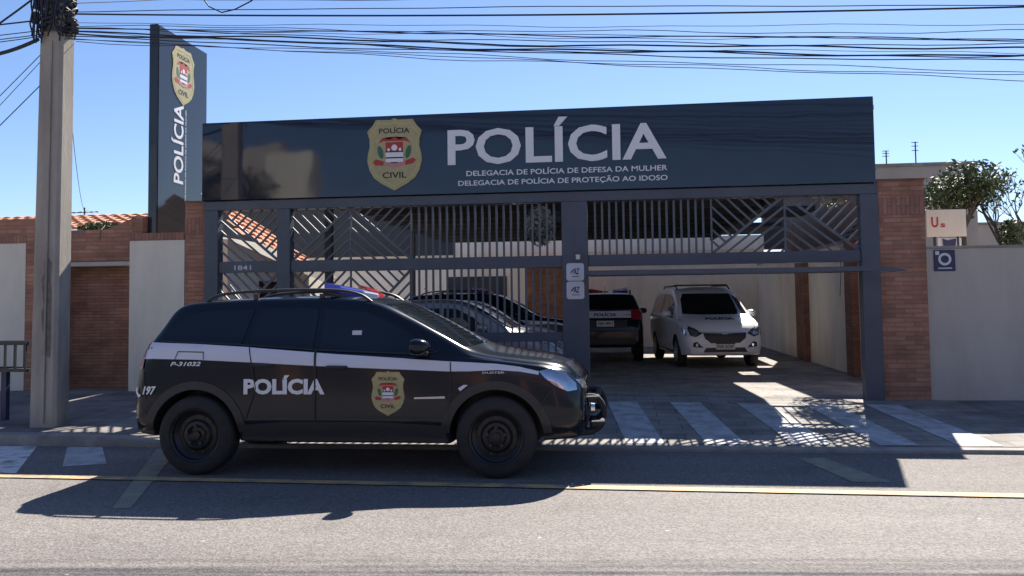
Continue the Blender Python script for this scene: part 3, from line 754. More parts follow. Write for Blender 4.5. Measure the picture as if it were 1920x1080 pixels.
tag(MB().tube([(-4.9, 9.6, 5.32), (-4.78, 9.6, 5.16), (-4.62, 9.6, 5.08), (-4.45, 9.6, 5.11), (-4.25, 9.6, 5.2), (-4.0, 9.6, 5.4)], .008, 6).build('overhead_cable', 'wire', None, smooth=True), 'short hanging cable loop at the top edge above the totem', 'cable', WG)

# ------------------------------------------------------------------ courtyard structures
cw = thing('side_wall', 'cream courtyard side wall with brick piers on the right', 'wall', (4.5, 18, .2))
MB().box(4.42, 4.6, 14.9, 27, .1, 2.62).build('wall_face', 'sidecream', cw)
for y in (16.2, 20.2): MB().box(4.30, 4.419, y, y+.5 if y < 17 else y+.9, .1, 2.66).build('brick_pier', 'brick_dark', cw)
MB().box(4.38, 4.64, 14.88, 27, 2.621, 2.68).build('coping', 'kerb', cw)
MB().tube([(4.41, 17.3, 2.6), (4.40, 17.32, 2.0), (4.405, 17.45, 1.6)], .006, 5).build('hanging_cord', 'wire', cw)
bw = thing('rear_building', 'shaded pale grey rear building behind the parked cars', 'building', (0, 27, .2))
MB().box(-13.2, 4.6, 27, 27.3, .1, 3.1).build('wall', 'sidecream', bw)
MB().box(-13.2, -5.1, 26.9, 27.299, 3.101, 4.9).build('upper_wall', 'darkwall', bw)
MB().box(-5.099, 4.6, 26.95, 27.299, 3.101, 3.55).build('parapet', 'sidecream', bw)
MB().box(4.601, 7.4, 26.9, 27.299, 3.101, 4.9).build('upper_wall', 'darkwall', bw)
MB().box(-5.3, -3.4, 26.97, 27.0, .22, 2.4).build('door', 'darkwall', bw)
MB().box(-2.4, -1.2, 26.97, 27.0, 1.2, 2.3).build('window', 'glass', bw)
# brick room on the left of the SUV rear
rm = thing('brick_room', 'low orange brick partition beyond the gate post', 'wall', (-1.4, 25, .2))
MB().box(-2.6, -.75, 25.2, 25.4, .15, 2.6).build('wall', 'brick', rm)
# dark carport roof with a high front fascia
cp = thing('carport', 'dark covered carport spanning over the parked cars', 'roof', (-1, 20, .2))
CX0, CX1 = -5.0, 2.86
MB().prism([(-5.9, 3.6), (-5.0, 3.6), (-5.0, 3.3), (2.86, 3.3), (2.86, 4.31), (-5.9, 4.31)], 14.0, 14.15).build('fascia', 'darkwall', cp)  # height and left arm shaped to keep sun off the pavement
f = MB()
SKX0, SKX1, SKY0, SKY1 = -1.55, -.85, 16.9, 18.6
f.box(CX0, CX1, 14.151, SKY0, 3.45, 3.55); f.box(CX0, SKX0, SKY0, SKY1, 3.45, 3.55); f.box(SKX1, CX1, SKY0, SKY1, 3.45, 3.55); f.box(CX0, CX1, SKY1, 25.4, 3.45, 3.55); f.box(CX1+.03, 4.3, 18.8, 20.3, 3.45, 3.55); f.box(CX1+.03, 3.32, 20.3, 22.6, 3.45, 3.55); f.box(CX1+.03, 4.3, 22.6, 25.4, 3.45, 3.55)  # right-hand slabs and gap added to steer sun on floor and van
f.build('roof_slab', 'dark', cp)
f = MB()
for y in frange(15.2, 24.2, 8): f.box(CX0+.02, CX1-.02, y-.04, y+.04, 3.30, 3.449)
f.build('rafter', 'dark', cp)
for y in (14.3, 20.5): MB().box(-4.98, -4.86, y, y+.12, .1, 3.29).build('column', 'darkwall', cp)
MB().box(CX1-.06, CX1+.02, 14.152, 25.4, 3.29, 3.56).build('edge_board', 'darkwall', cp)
# left annexe with clay tiles
def tiled(name, mat, parent, p0, p1, p2, p3, nu=20, nv=9):
    """corrugated clay tile plane: p0-p1 eave, p3-p2 ridge"""
    p0, p1, p2, p3 = map(Vector, (p0, p1, p2, p3)); nrm = (p1-p0).cross(p3-p0).normalized()
    if nrm.z < 0: nrm = -nrm
    S = 8; mb = MB(); vs = []
    NU = nu*S
    rows = []
    for j in range(nv):
        rows += [(j/nv, .035), ((j+1)/nv, .0)]
    for t, h in rows:
        for i in range(NU+1):
            s = i/NU
            p = p0.lerp(p1, s).lerp(p3.lerp(p2, s), t)
            vs.append(p+nrm*(h+.035*abs(math.sin(math.pi*s*nu))))
    nr = len(rows)
    mb.add(vs, [(j*(NU+1)+i, j*(NU+1)+i+1, (j+1)*(NU+1)+i+1, (j+1)*(NU+1)+i) for j in range(nr-1) for i in range(NU)])
    return mb.build(name, mat, parent, smooth=True, angle=50)
an = thing('side_annexe', 'cream annexe with orange clay tile roof behind the left grilles', 'house', (-6.8, 15, .3))
f = MB(); f.prism([(13.35, .1), (18.1, .1), (18.1, 2.04), (13.35, 2.66)], -6.5, -6.3, 'X'); f.build('wall', 'lightcream', an)
f = MB(); f.prism([(-8.6, .1), (-6.501, .1), (-6.501, 2.0), (-8.6, 2.0)], 17.7, 17.8); f.build('wall', 'lightcream', an)
tiled('roof', 'tile', an, (-6.05, 13.3, 2.70), (-6.05, 18.2, 2.06), (-6.75, 15.3, 3.14), (-6.75, 13.3, 3.42), 15, 5)
MB().box(-6.31, -6.285, 14.6, 15.5, 1.1, 2.0).build('window', 'glass', an)
# house behind the left wall
h1 = thing('neighbour_house', 'low house with clay tile roof behind the left brick wall', 'house', (-13, 16, .2))
MB().box(-24, -8.95, 16.5, 22, 0, 3.15).build('wall', 'cream', h1)
tiled('roof', 'tile', h1, (-24.3, 16.1, 3.15), (-8.85, 16.1, 3.10), (-9.5, 19.3, 3.78), (-23, 19.3, 3.78), 50, 8)
MB().tube([(-12.7, 19.2, 3.6), (-12.7, 19.2, 3.98)], .018, 6).build('aerial_mast', 'wire', h1)
f = MB(); f.tube([(-13.1, 19.2, 3.86), (-12.35, 19.2, 3.87)], .012, 5)
for i in range(5): f.tube([(-13.05+i*.16, 19.05, 3.865), (-13.05+i*.16, 19.35, 3.865)], .007, 4)
f.build('aerial', 'wire', h1)
# right neighbour: tiled house behind grille, concrete block behind pillar
h2 = thing('lean_to_shed', 'lean-to with brown clay roof beside the courtyard side wall', 'shed', (4.9, 16, .2))
MB().box(4.66, 5.12, 15.5, 17.8, 0, 2.75).build('wall', 'darkwall', h2)
tiled('roof', 'tiledark', h2, (4.5, 17.85, 2.70), (4.5, 15.4, 2.70), (5.15, 15.4, 3.22), (5.15, 17.85, 3.22), 10, 4)
h3 = thing('flat_building', 'plain beige flat roofed building block behind the brick pillar', 'building', (7, 22, .2))
MB().box(6.2, 8.86, 22, 27, 0, 4.80).build('wall', 'wallgrey', h3)
MB().box(6.15, 8.9, 21.95, 27, 4.801, 4.88).build('parapet', 'kerb', h3)
h4 = thing('low_building', 'low beige building block at the far right behind the bare tree', 'building', (12, 22, .2))
MB().box(8.95, 24, 22.6, 27, 0, 3.36).build('wall', 'wallgrey', h4)
MB().box(8.94, 24, 22.55, 27, 3.361, 3.42).build('parapet', 'kerb', h4)
for x, z, l in ((6.8, 4.88, 'short antenna post on the flat building, left of the taller one'), (7.5, 4.88, 'taller antenna post on the flat roofed building')):
    a = thing('roof_antenna', l, 'antenna', (x, 22.1, z), group='antennas on the flat building')
    hh = .35 if x < 7 else .55
    MB().tube([(x, 22.1, z), (x, 22.1, z+hh)], .016, 6).build('mast', 'wire', a)
    for q in (.6, .8, .97): MB().tube([(x-.09, 22.1, z+hh*q), (x+.07, 22.1, z+hh*q)], .009, 5).build('crossbar', 'wire', a)

# ------------------------------------------------------------------ vegetation
def leaves(mb, c, r, n, size, rr, flat=1.0, hollow=.3):
    for _ in range(n):
        while True:
            d = Vector((rr.uniform(-1, 1), rr.uniform(-1, 1), rr.uniform(-1, 1)))
            if hollow < d.length < 1: break
        p = Vector(c)+Vector((d.x*r[0], d.y*r[1], d.z*r[2]))
        u = Vector((rr.gauss(0, 1), rr.gauss(0, 1), rr.gauss(0, 1)*flat)).normalized(); v = u.orthogonal().normalized()
        v = (v+u.cross(v)*rr.uniform(-1, 1)).normalized()
        s = size*rr.uniform(.6, 1.3)
        mb.add([p-u*s, p+v*s*.45, p+u*s, p-v*s*.45], [(0, 1, 2, 3)])
def branchy(mb, p, d, L, r, depth, rr, tips):
    d = d.normalized(); q = p+d*L
    mid = p.lerp(q, .5)+Vector((rr.uniform(-1, 1), rr.uniform(-1, 1), rr.uniform(-.3, .6)))*L*.08
    mb.tube([p, mid, q], [r, r*.8, r*.6], 5)
    if depth == 0: tips.append(q); return
    for _ in range(3 if depth > 1 else 4):
        nd = (d+Vector((rr.uniform(-1, 1), rr.uniform(-1, 1), rr.uniform(-.2, .9)))*.75)
        branchy(mb, q if rr.random() < .6 else mid, nd, L*rr.uniform(.6, .85), r*.55, depth-1, rr, tips)
def tree(label, loc, trunk, L, r, depth, leafmat, cl_r, cl_n, lsize, seed, kind='leafy_tree', cat_='tree', lean=(0, 0, 1)):
    rr = random.Random(seed); t = thing(kind, label, cat_, loc)
    mb = MB(); tips = []; p = Vector(loc); top = p+Vector((0, 0, trunk))
    mb.tube([p, p.lerp(top, .5)+Vector((.04, 0, 0)), top], [r*1.3, r, r*.85], 8)
    for i in range(4):
        a = i*1.6+rr.uniform(0, .6); branchy(mb, top, Vector((math.cos(a)*.6+lean[0], math.sin(a)*.6+lean[1], lean[2])), L, r*.6, depth, rr, tips)
    mb.build('trunk', 'bark', t, smooth=True)
    lb = MB()
    for q in tips:
        if rr.random() < .9: leaves(lb, q, (cl_r, cl_r, cl_r*.8), cl_n, lsize, rr)
    lb.build('crown', leafmat, t)
    return t
tree('bushy green tree overhanging the flat building behind the clinic sign', (7.15, 18.5, .1), 2.8, .52, .07, 2, 'leaf', .42, 85, .055, 11)
tree('nearly bare branching tree at the right behind the low wall', (8.1, 18.6, .1), 2.2, .85, .06, 3, 'leaf', .14, 4, .05, 23, kind='bare_tree')
t = thing('leafy_tree', 'dry ochre leaved tree behind the upper right grille', 'tree', (4.9, 14.2, .1)); rr = random.Random(31)
mb = MB(); mb.tube([(4.9, 14.2, .1), (4.85, 14.25, 2.5), (4.3, 14.9, 3.5), (3.8, 15.2, 4.2)], [.09, .07, .05, .03], 7)
for i in range(9):
    a = rr.uniform(0, 6.28); mb.tube([(4.3, 15.3, 3.4), (3.95+.3*math.cos(a), 15.2+.7*math.sin(a), 3.8), (3.75+.4*math.cos(a), 15.1+1.3*math.sin(a), 4.1+rr.uniform(-.5, .5))], [.03, .018, .008], 5)
mb.build('trunk', 'bark', t, smooth=True)
mb = MB(); 
for i in range(26):
    a = rr.uniform(0, 6.28); q = rr.random()**.5
    leaves(mb, (3.72+.34*q*math.cos(a), 15.1+1.3*q*math.sin(a), 3.85+rr.uniform(-.5, .5)), (.28, .28, .26), 90, .06, rr, hollow=0)
mb.build('crown', 'leafy', t)
h5 = thing('shade_block', 'tall brown block with flat roof slab, added behind the ochre tree to shade the driveway', 'house', (5, 18, .2))
MB().box(4.66, 5.28, 18.0, 24, .1, 5.38).build('wall', 'tiledark', h5)  # added block, keeps sun off the right side of the driveway
MB().box(4.2, 5.30, 17.9, 24.1, 5.381, 5.48).build('roof_slab', 'kerb', h5)  # overhang set to trim the edge of the sunlit strip
# potted shrub beneath the bare tree
t = thing('round_shrub', 'dark rounded shrub behind the wall under the bare tree', 'shrub', (7.85, 18.0, .1)); rr = random.Random(4)
MB().tube([(7.85, 18.0, .1), (7.87, 18.0, 2.4)], .05, 6).build('trunk', 'bark', t)
mb = MB(); leaves(mb, (7.85, 18.0, 2.72), (.22, .2, .42), 900, .05, rr, hollow=0); mb.build('crown', 'leaf', t)
t = thing('wall_plant', 'small green plant growing on top of the brick recess', 'plant', (-8.1, FY+.5, 2.78))
mb = MB(); leaves(mb, (-8.15, FY+.55, 2.83), (.42, .14, .09), 500, .04, random.Random(5), hollow=0); mb.build('foliage', 'leaf', t)
MB().tube([(-8.0, FY+.42, 2.85), (-7.98, FY+.3, 2.78), (-8.0, FY+.28, 2.62)], .006, 5).build('stem', 'leafg', t)
t = thing('hanging_plant', 'grey feathery hanging plant behind the upright bars beside the middle post', 'plant', (-1.12, 13.0, 2.9))
mb = MB(); leaves(mb, (-1.12, 13.0, 2.72), (.24, .2, .32), 700, .045, random.Random(6), hollow=.2); mb.build('foliage', 'leafg', t)
MB().tube([(-1.12, 13.0, 3.1), (-1.12, 13.0, 2.8)], .005, 5).build('hanger', 'wire', t)

# ------------------------------------------------------------------ across the street (seen in reflections, behind the camera)
b1 = thing('opposite_building', 'plain beige building across the street, mirrored in the navy fascia', 'building', (-12.2, -7.2, 0))
MB().box(-12.9, -11.4, -8, -7, 0, 7.4).build('wall', 'lightcream', b1)
MB().box(-18, -12.901, -8.4, -7.4, 0, 7.9).build('wall', 'wallgrey', b1)
b2 = thing('opposite_wall', 'long low dark grey wall across the street behind the viewpoint', 'wall', (0, -4, 0))
MB().box(-30, 30, -3.6, -3.3, 0, 2.4).build('wall_face', 'darkwall', b2)
for x in (-7.4, -5.2, -3.0, -.4, 2.6): MB().box(x, x+.55, -3.299, -3.15, 0, 2.2).build('brick_pier', 'brick', b2)  # piers added to give red reflections in the SUV doors
b3 = thing('opposite_house', 'house with tiled roof across the street behind the viewpoint', 'house', (6, -9, 0))
MB().box(-8, 14, -12, -6, 0, 3.6).build('wall', 'brick_dark', b3)
tiled('roof', 'tile', b3, (14.5, -5.6, 3.6), (-8.5, -5.6, 3.6), (-8.5, -9, 4.8), (14.5, -9, 4.8), 40, 8)
tree('broad street tree across the road, mirrored in the navy fascia', (-14.4, -5.6, 0), 3.4, 1.3, .22, 2, 'leafy', .8, 120, .14, 41, kind='street_tree')

# ------------------------------------------------------------------ vehicles
def crs(P, t):
    """Catmull-Rom through list P at parameter t"""
    n = len(P)-1; i = min(int(t), n-1); f = t-i
    p0, p1, p2, p3 = P[max(i-1, 0)], P[i], P[i+1], P[min(i+2, n)]
    return [.5*((2*b)+(-a+c)*f+(2*a-5*b+4*c-d)*f*f+(-a+3*b-3*c+d)*f**3) for a, b, c, d in zip(p0, p1, p2, p3)]
def make_shell(st, sub=5):
    """st rows: x,zbot,wS,wM,zM,wB,zB,wT,zT,zC -> closed loft; returns (verts, faces)"""
    rows = []
    n = len(st)
    def q(i): return st[max(0, min(n-1, i))]
    def hermite(a, b, c, d, xa, xb, xc, xd, f):
        m1 = (c-a)/(xc-xa) if xc != xa else 0; m2 = (d-b)/(xd-xb) if xd != xb else 0
        s = (c-b)/(xc-xb)
        if s == 0 or m1*s < 0: m1 = 0
        if s == 0 or m2*s < 0: m2 = 0
        m1 = max(-3*abs(s), min(3*abs(s), m1)); m2 = max(-3*abs(s), min(3*abs(s), m2))
        h = xc-xb
        return (2*f**3-3*f*f+1)*b+(f**3-2*f*f+f)*h*m1+(-2*f**3+3*f*f)*c+(f**3-f*f)*h*m2
    for i in range(n-1):
        for k in range(sub):
            f = k/sub; A, B, C_, D = q(i-1), q(i), q(i+1), q(i+2)
            xa = A[0] if i > 0 else B[0]-(C_[0]-B[0]); xd = D[0] if i < n-2 else C_[0]+(C_[0]-B[0])
            x = B[0]+(C_[0]-B[0])*f
            rows.append([x]+[hermite(A[j], B[j], C_[j], D[j], xa, B[0], C_[0], xd, f) for j in range(1, 10)])
    rows.append(list(st[-1]))
    vs = []; K = None
    for x, zbot, wS, wM, zM, wB, zB, wT, zT, zC in rows:
        P = [(0, zbot), (wS*.6, zbot), (wS*.97, zbot+.012), (wS+.01, zbot+.06), (wM-.005, zM-.08), (wM, zM), (wM-.002, zM+(zB-zM)*.3), ((wM*.35+wB*.65)+.004, zM+(zB-zM)*.8), (wB, zB-.015),
             (wB-.022, zB+.012), (wB+(wT-wB)*.2-.012, zB+(zT-zB)*.14+.008), (wB+(wT-wB)*.6, zB+(zT-zB)*.58), (wT+.015, zT-.02), (wT-.045, zT+(zC-zT)*.35), (wT*.7, zT+(zC-zT)*.78), (wT*.35, zC-(zC-zT)*.05), (0, zC)]
        half = []
        for i in range(len(P)-1):
            for k in (0, .5): half.append(crs(P, i+k))
        half.append(list(P[-1]))
        half[0][0] = 0; half[-1][0] = 0
        loop = half+[[-a, b] for a, b in half[-2:0:-1]]
        K = len(loop)
        vs += [(x, a, b) for a, b in loop]
    nr = len(rows)
    fs = [(i*K+j, i*K+(j+1) % K, (i+1)*K+(j+1) % K, (i+1)*K+j) for i in range(nr-1) for j in range(K)]
    fs += [tuple(range(K-1, -1, -1)), tuple((nr-1)*K+j for j in range(K))]
    return vs, fs
class Car:
    def __init__(s, name, st, paint, label, cat_, loc, rz, arches, ar, group, trim='plastic'):
        s.root = thing(name, label, cat_, loc, rz, group, local=True)
        vs, fs = make_shell(st)
        s.bvh = BVHTree.FromPolygons([Vector(v) for v in vs], fs)
        mb = MB(); mb.add(vs, fs)
        body = mb.build('body', [paint, trim], s.root, smooth=True, angle=40)
        # wheel wells
        cut = MB()
        for x in arches:
            for sg in (-1, 1):
                prof = [(0, .50*sg), (ar, .50*sg), (ar, 1.2*sg), (0, 1.2*sg)]
                c = MB(); c.lathe(prof[1:3], 40, 'Y', (x, 0, s_hub))
                seg = 40
                c.f += [tuple(range(seg)), tuple(range(seg, 2*seg))]; c.mi += [0, 0]
                cut.add(c.v, c.f, 0)
        co = cut.build('cut', [trim], None); co.parent = s.root
        md = body.modifiers.new('b', 'BOOLEAN'); md.operation = 'DIFFERENCE'; md.object = co; md.solver = 'EXACT'
        try: md.material_mode = 'TRANSFER'
        except Exception: pass
        bpy.context.view_layer.update()
        dg = bpy.context.evaluated_depsgraph_get()
        me = bpy.data.meshes.new_from_object(body.evaluated_get(dg))
        body.modifiers.clear(); body.data = me
        me.polygons.foreach_set('use_smooth', [True]*len(me.polygons)); me.set_sharp_from_angle(angle=R(38))
        bpy.data.objects.remove(co)
        s.body = body
    def side(s, sg=-1):
        def f(u, v, off):
            h = s.bvh.ray_cast(Vector((u, 3*sg, v)), Vector((0, -sg, 0)))
            if h[0] is None: h = s.bvh.find_nearest(Vector((u, .8*sg, v)))
            n = h[1]
            if n.y*sg < 0: n = -n
            return h[0]+n*off
        return f
    def end(s, sg=1):
        def f(u, v, off):
            h = s.bvh.ray_cast(Vector((4*sg, u, v)), Vector((-sg, 0, 0)))
            if h[0] is None: h = s.bvh.find_nearest(Vector((1.9*sg, u, v)))
            n = h[1]
            if n.x*sg < 0: n = -n
            return h[0]+n*off
        return f
    def top(s):
        def f(u, v, off):
            h = s.bvh.ray_cast(Vector((u, v, 4)), Vector((0, 0, -1)))
            if h[0] is None: h = s.bvh.find_nearest(Vector((u, v, 1)))
            n = h[1] if h[1].z > 0 else -h[1]
            return h[0]+n*off
        return f
    def lay(s, name, bm, mapper, off, mat, step=.05, parent=None):
        return lay(name, bm, mapper, off, mat, parent or s.root, step)
    def both(s, name, fn, off, mat, step=.05):
        for sg in (-1, 1): s.lay(name, fn(), s.side(sg), off, mat, step)
    def wheel(s, x, sg, y, r, w_, style):
        prof = [(r*.66, -w_*.42), (r*.70, -w_*.49), (r*.84, -w_*.5), (r*.95, -w_*.44), (r*.985, -w_*.36), (r, -w_*.2), (r, w_*.2), (r*.985, w_*.36), (r*.95, w_*.44), (r*.84, w_*.5), (r*.70, w_*.49), (r*.66, w_*.42)]
        mb = MB(); mb.lathe(prof, 48, 'Y', (x, y, s_hub))
        for i in range(40):      # tread blocks
            a = 2*math.pi*i/40
            for yy in (-.2, .2):
                c = Vector((x+math.cos(a)*(r-.004), y+yy*w_, s_hub+math.sin(a)*(r-.004))); d = Vector((math.cos(a), 0, math.sin(a)))
                mb.beam(c-d*.02, c+d*.001, .035, w_*.2, (0, 1, 0))
        whl = mb.build('wheel', 'rubber', s.root, smooth=True, angle=40)
        o = sg
        m = MB()
        rp = [(r*.68, w_*.44*o), (r*.66, w_*.46*o), (r*.62, w_*.42*o), (r*.60, w_*.30*o), (r*.50, w_*.18*o), (r*.40, w_*.20*o), (r*.34, w_*.30*o), (r*.26, w_*.32*o), (r*.20, w_*.24*o), (r*.11, w_*.26*o), (r*.10, w_*.36*o), (.0, w_*.37*o)]
        m.lathe(rp, 40, 'Y', (x, y, s_hub))
        m.lathe([(r*.66, -w_*.44*o), (r*.60, -w_*.3*o), (r*.60, w_*.28*o)], 32, 'Y', (x, y, s_hub))
        m.build('rim', style, whl, smooth=True, angle=30)
        m = MB()
        for i in range(5):
            a = 2*math.pi*i/5+.3
            if style == 'rim':
                c = (x+r*.235*math.cos(a), y+w_*.32*o, s_hub+r*.235*math.sin(a)); m.lathe([(.016, 0), (.016, .03*o), (0, .032*o)], 8, 'Y', c)
            else:
                m.beam((x, y+w_*.38*o, s_hub), (x+r*.6*math.cos(a), y+w_*.42*o, s_hub+r*.6*math.sin(a)), .07, .02, (0, 1, 0))
        m.build('lug_nuts' if style == 'rim' else 'spokes', 'silverp' if style != 'rim' else 'plastic', whl, smooth=True)
        if style == 'rim':
            m = MB()
            for i in range(10):
                a = 2*math.pi*i/10; m.lathe([(.017, 0), (0, .001*o)], 10, 'Y', (x+r*.45*math.cos(a), y+w_*.205*o, s_hub+r*.45*math.sin(a)))
            m.build('rim_holes', 'black', whl)
    def mirror(s, x, z, y, mat, mat2='plastic'):
        for sg in (-1, 1):
            m = MB(); n = 12; vs = []
            prof = [(0, .0, .0), (.02, .55, .5), (.07, .9, .9), (.12, 1, 1), (.165, .95, .92), (.18, .8, .8)]
            for dx, a, b in prof:
                for k in range(n):
                    t = 2*math.pi*k/n
                    ca, sa = math.cos(t), math.sin(t); ca = math.copysign(abs(ca)**.7, ca); sa = math.copysign(abs(sa)**.7, sa)
                    vs.append((x+.09-dx, sg*(y+.09+.11*a*ca), z+.075*b*sa))
            m.add(vs, [(i*n+k, i*n+(k+1) % n, (i+1)*n+(k+1) % n, (i+1)*n+k) for i in range(len(prof)-1) for k in range(n)]+[tuple((len(prof)-1)*n+k for k in range(n))])
            mm = m.build('wing_mirror', mat, s.root, smooth=True, angle=50)
            MB().box(x-.03, x+.05, *sorted((sg*(y-.08), sg*(y+.03))), z-.085, z-.045).build('mirror_arm', mat2, mm, bevel=.008)

s_hub = .365
SUV = [(-2.125,.42,.60,.64,.55,.62,.68,.54,.72,.73), (-2.105,.38,.74,.78,.56,.76,.78,.66,.84,.86), (-2.05,.36,.79,.84,.56,.81,.98,.72,1.04,1.06),
 (-1.98,.35,.81,.865,.56,.83,1.15,.74,1.21,1.23), (-1.88,.34,.815,.875,.56,.84,1.20,.71,1.36,1.39), (-1.77,.33,.82,.88,.56,.845,1.21,.67,1.52,1.55), (-1.64,.32,.82,.88,.56,.85,1.205,.66,1.575,1.605),
 (-1.2,.30,.82,.88,.56,.855,1.185,.65,1.60,1.635), (-.6,.29,.82,.88,.56,.86,1.145,.65,1.61,1.65), (-.1,.29,.82,.88,.56,.86,1.11,.66,1.60,1.645), (.2,.29,.82,.88,.56,.86,1.095,.67,1.545,1.605),
 (.5,.29,.82,.88,.56,.86,1.08,.69,1.405,1.48), (.85,.29,.82,.88,.56,.855,1.06,.735,1.235,1.29), (1.08,.30,.82,.88,.56,.85,1.05,.76,1.125,1.16), (1.25,.30,.82,.88,.56,.85,1.035,.77,1.08,1.11),
 (1.55,.31,.81,.875,.56,.84,1.0,.75,1.035,1.07), (1.8,.32,.79,.85,.56,.81,.96,.72,1.0,1.035), (1.96,.33,.76,.82,.55,.77,.90,.68,.955,.985), (2.05,.34,.72,.77,.54,.72,.83,.64,.89,.915), (2.105,.36,.64,.70,.53,.66,.76,.58,.82,.84), (2.13,.40,.54,.60,.52,.58,.70,.52,.75,.76)]
WX = (-1.475, 1.335)
def stripe_top(x): return [1.235, 1.228, 1.20, 1.165, 1.118, 1.085, 1.045, 1.02, .975][min(8, max(0, int((x+2.0)/.45)))]
def curve_poly(top, bot):
    return poly2d(top+bot[::-1])
def arc_loop(cx, r0, r1, a0, a1, n=20, cz=None):
    cz = s_hub if cz is None else cz
    return [(cx+r1*math.cos(R(a0+(a1-a0)*i/n)), cz+r1*math.sin(R(a0+(a1-a0)*i/n))) for i in range(n+1)]+[(cx+r0*math.cos(R(a1-(a1-a0)*i/n)), cz+r0*math.sin(R(a1-(a1-a0)*i/n))) for i in range(n+1)]
def make_suv(label, loc, rz, detail=True):
    c = Car('police_suv', SUV, 'blacks', label, 'car', loc, rz, WX, .425, 'police cars')
    r = c.root
    for x in WX:
        for sg in (-1, 1): c.wheel(x, sg, sg*.765, .365, .235, 'rim')
        c.both('wheel_arch_trim', lambda: poly2d(arc_loop(x, .424, .50, 5, 175)), .008, 'plastic', .03)
    c.both('sill_trim', lambda: poly2d([(-1.04, .32), (.90, .32), (.86, .47), (.3, .50), (-.6, .50), (-1.0, .47)]), .006, 'plastic')
    # windows
    c.both('window', lambda: poly2d([(-.98, 1.185), (-.36, 1.15), (-.34, 1.52), (-.62, 1.535), (-.90, 1.53)]), .007, 'glass')
    c.both('window', lambda: poly2d([(-.30, 1.145), (.62, 1.105), (.78, 1.13), (.46, 1.33), (.12, 1.485), (-.28, 1.52)]), .007, 'glass')
    c.both('window', lambda: poly2d([(-1.84, 1.235), (-1.05, 1.20), (-.97, 1.52), (-1.45, 1.51), (-1.62, 1.46)]), .007, 'glass')
    c.lay('windscreen', poly2d([(-.70, 1.16), (.70, 1.16), (.66, 1.32), (.56, 1.56), (-.56, 1.56), (-.66, 1.32)]), c.end(1), .004, 'glass2')
    c.lay('rear_window', poly2d([(-.66, 1.24), (.66, 1.24), (.55, 1.50), (-.55, 1.50)]), c.end(-1), .007, 'glass')
    # white band
    top = [(-1.965, 1.218), (-1.9, 1.22), (-1.5, 1.205), (-1.0, 1.175), (-.17, 1.108), (.5, 1.065), (.9, 1.038), (1.1, 1.028), (1.35, 1.012), (1.55, .985), (1.72, .945)]
    bot = [(-1.99, 1.07), (-1.9, 1.073), (-1.5, 1.065), (-1.0, 1.04), (-.17, .995), (.5, .968), (.9, .95), (1.1, .95), (1.35, .96), (1.55, .945), (1.72, .915)]
    c.both('white_band', lambda: curve_poly(top, bot), .006, 'stripe')
    c.both('tail_light', lambda: poly2d([(-2.05, .97), (-2.0, .98), (-1.985, 1.06), (-1.955, 1.225), (-1.985, 1.235), (-2.03, 1.12)]), .012, 'tail', .03)
    c.lay('white_band', poly2d([(-.60, 1.04), (.60, 1.04), (.60, 1.20), (-.60, 1.20)]), c.end(-1), .004, 'stripe')
    c.lay('lettering', text2d('POLÍCIA', (-.26, .26, 1.075, 1.165), .03), lambda u, v, o: c.end(-1)(-u, v, o), .007, 'black', .05)
    for sg in (-1, 1):
        c.lay('tail_light', poly2d([(sg*.62, 1.0), (sg*.80, 1.0), (sg*.80, 1.2), (sg*.62, 1.2)][::sg]), c.end(-1), .008, 'tail')
    c.lay('number_plate', rect2(-.2, .2, .84, .97), c.end(-1), .012, 'whitep')
    c.lay('plate_lettering', text2d('GJK 4B21', (-.17, .17, .87, .94), .02), lambda u, v, o: c.end(-1)(-u, v, o), .015, 'black')
    c.lay('bumper_trim', rect2(-.7, .7, .42, .58), c.end(-1), .008, 'plastic')
    c.lay('rear_plate_trim', poly2d([(-.5, .80), (.5, .80), (.52, .99), (-.52, .99)]), c.end(-1), .005, 'plastic')
    # front
    for sg in (-1, 1):
        c.lay('headlight', poly2d([(sg*.40, .76), (sg*.66, .78), (sg*.70, .86), (sg*.42, .85)][::sg]), c.end(1), .006, 'lamp', .03)
    c.both('headlight', lambda: poly2d([(1.72, .945), (1.82, .965), (1.95, .92), (2.04, .83), (2.05, .775), (1.97, .765), (1.86, .82), (1.77, .89)]), .008, 'lamp', .03)
    c.lay('radiator_grille', poly2d([(-.38, .66), (.38, .66), (.40, .80), (-.40, .80)]), c.end(1), .006, 'chrome')
    c.lay('air_intake', rect2(-.5, .5, .42, .56), c.end(1), .006, 'plastic')
    c.lay('number_plate', rect2(-.2, .2, .55, .67), c.end(1), .014, 'whitep')
    # door seams and handles
    for pts in ([(-.985, .52), (-.975, .52), (-.88, .8), (-.955, 1.19), (-.965, 1.19), (-.89, .8)], [(-.325, .5), (-.315, .5), (-.312, 1.14), (-.335, 1.14)], [(.905, .5), (.915, .5), (.94, .9), (.935, 1.03), (.925, 1.03), (.93, .9)]):
        c.both('door_seam', lambda: poly2d(pts), .010, 'black', .03)
    c.both('bumper_joint', lambda: poly2d([(1.70, .62), (1.708, .62), (1.86, .80), (1.98, .76), (1.98, .768), (1.85, .81)]), .008, 'black', .03)
    c.both('bumper_joint', lambda: poly2d([(-1.97, .70), (-1.962, .70), (-1.99, .96), (-1.998, .96)]), .008, 'black', .03)
    c.both('window_gasket', lambda: poly2d([(-1.84, 1.222), (-1.05, 1.188), (-.36, 1.138), (.62, 1.093), (.80, 1.115), (.80, 1.125), (.62, 1.105), (-.36, 1.15), (-1.05, 1.20), (-1.84, 1.235)]), .010, 'plastic', .04)
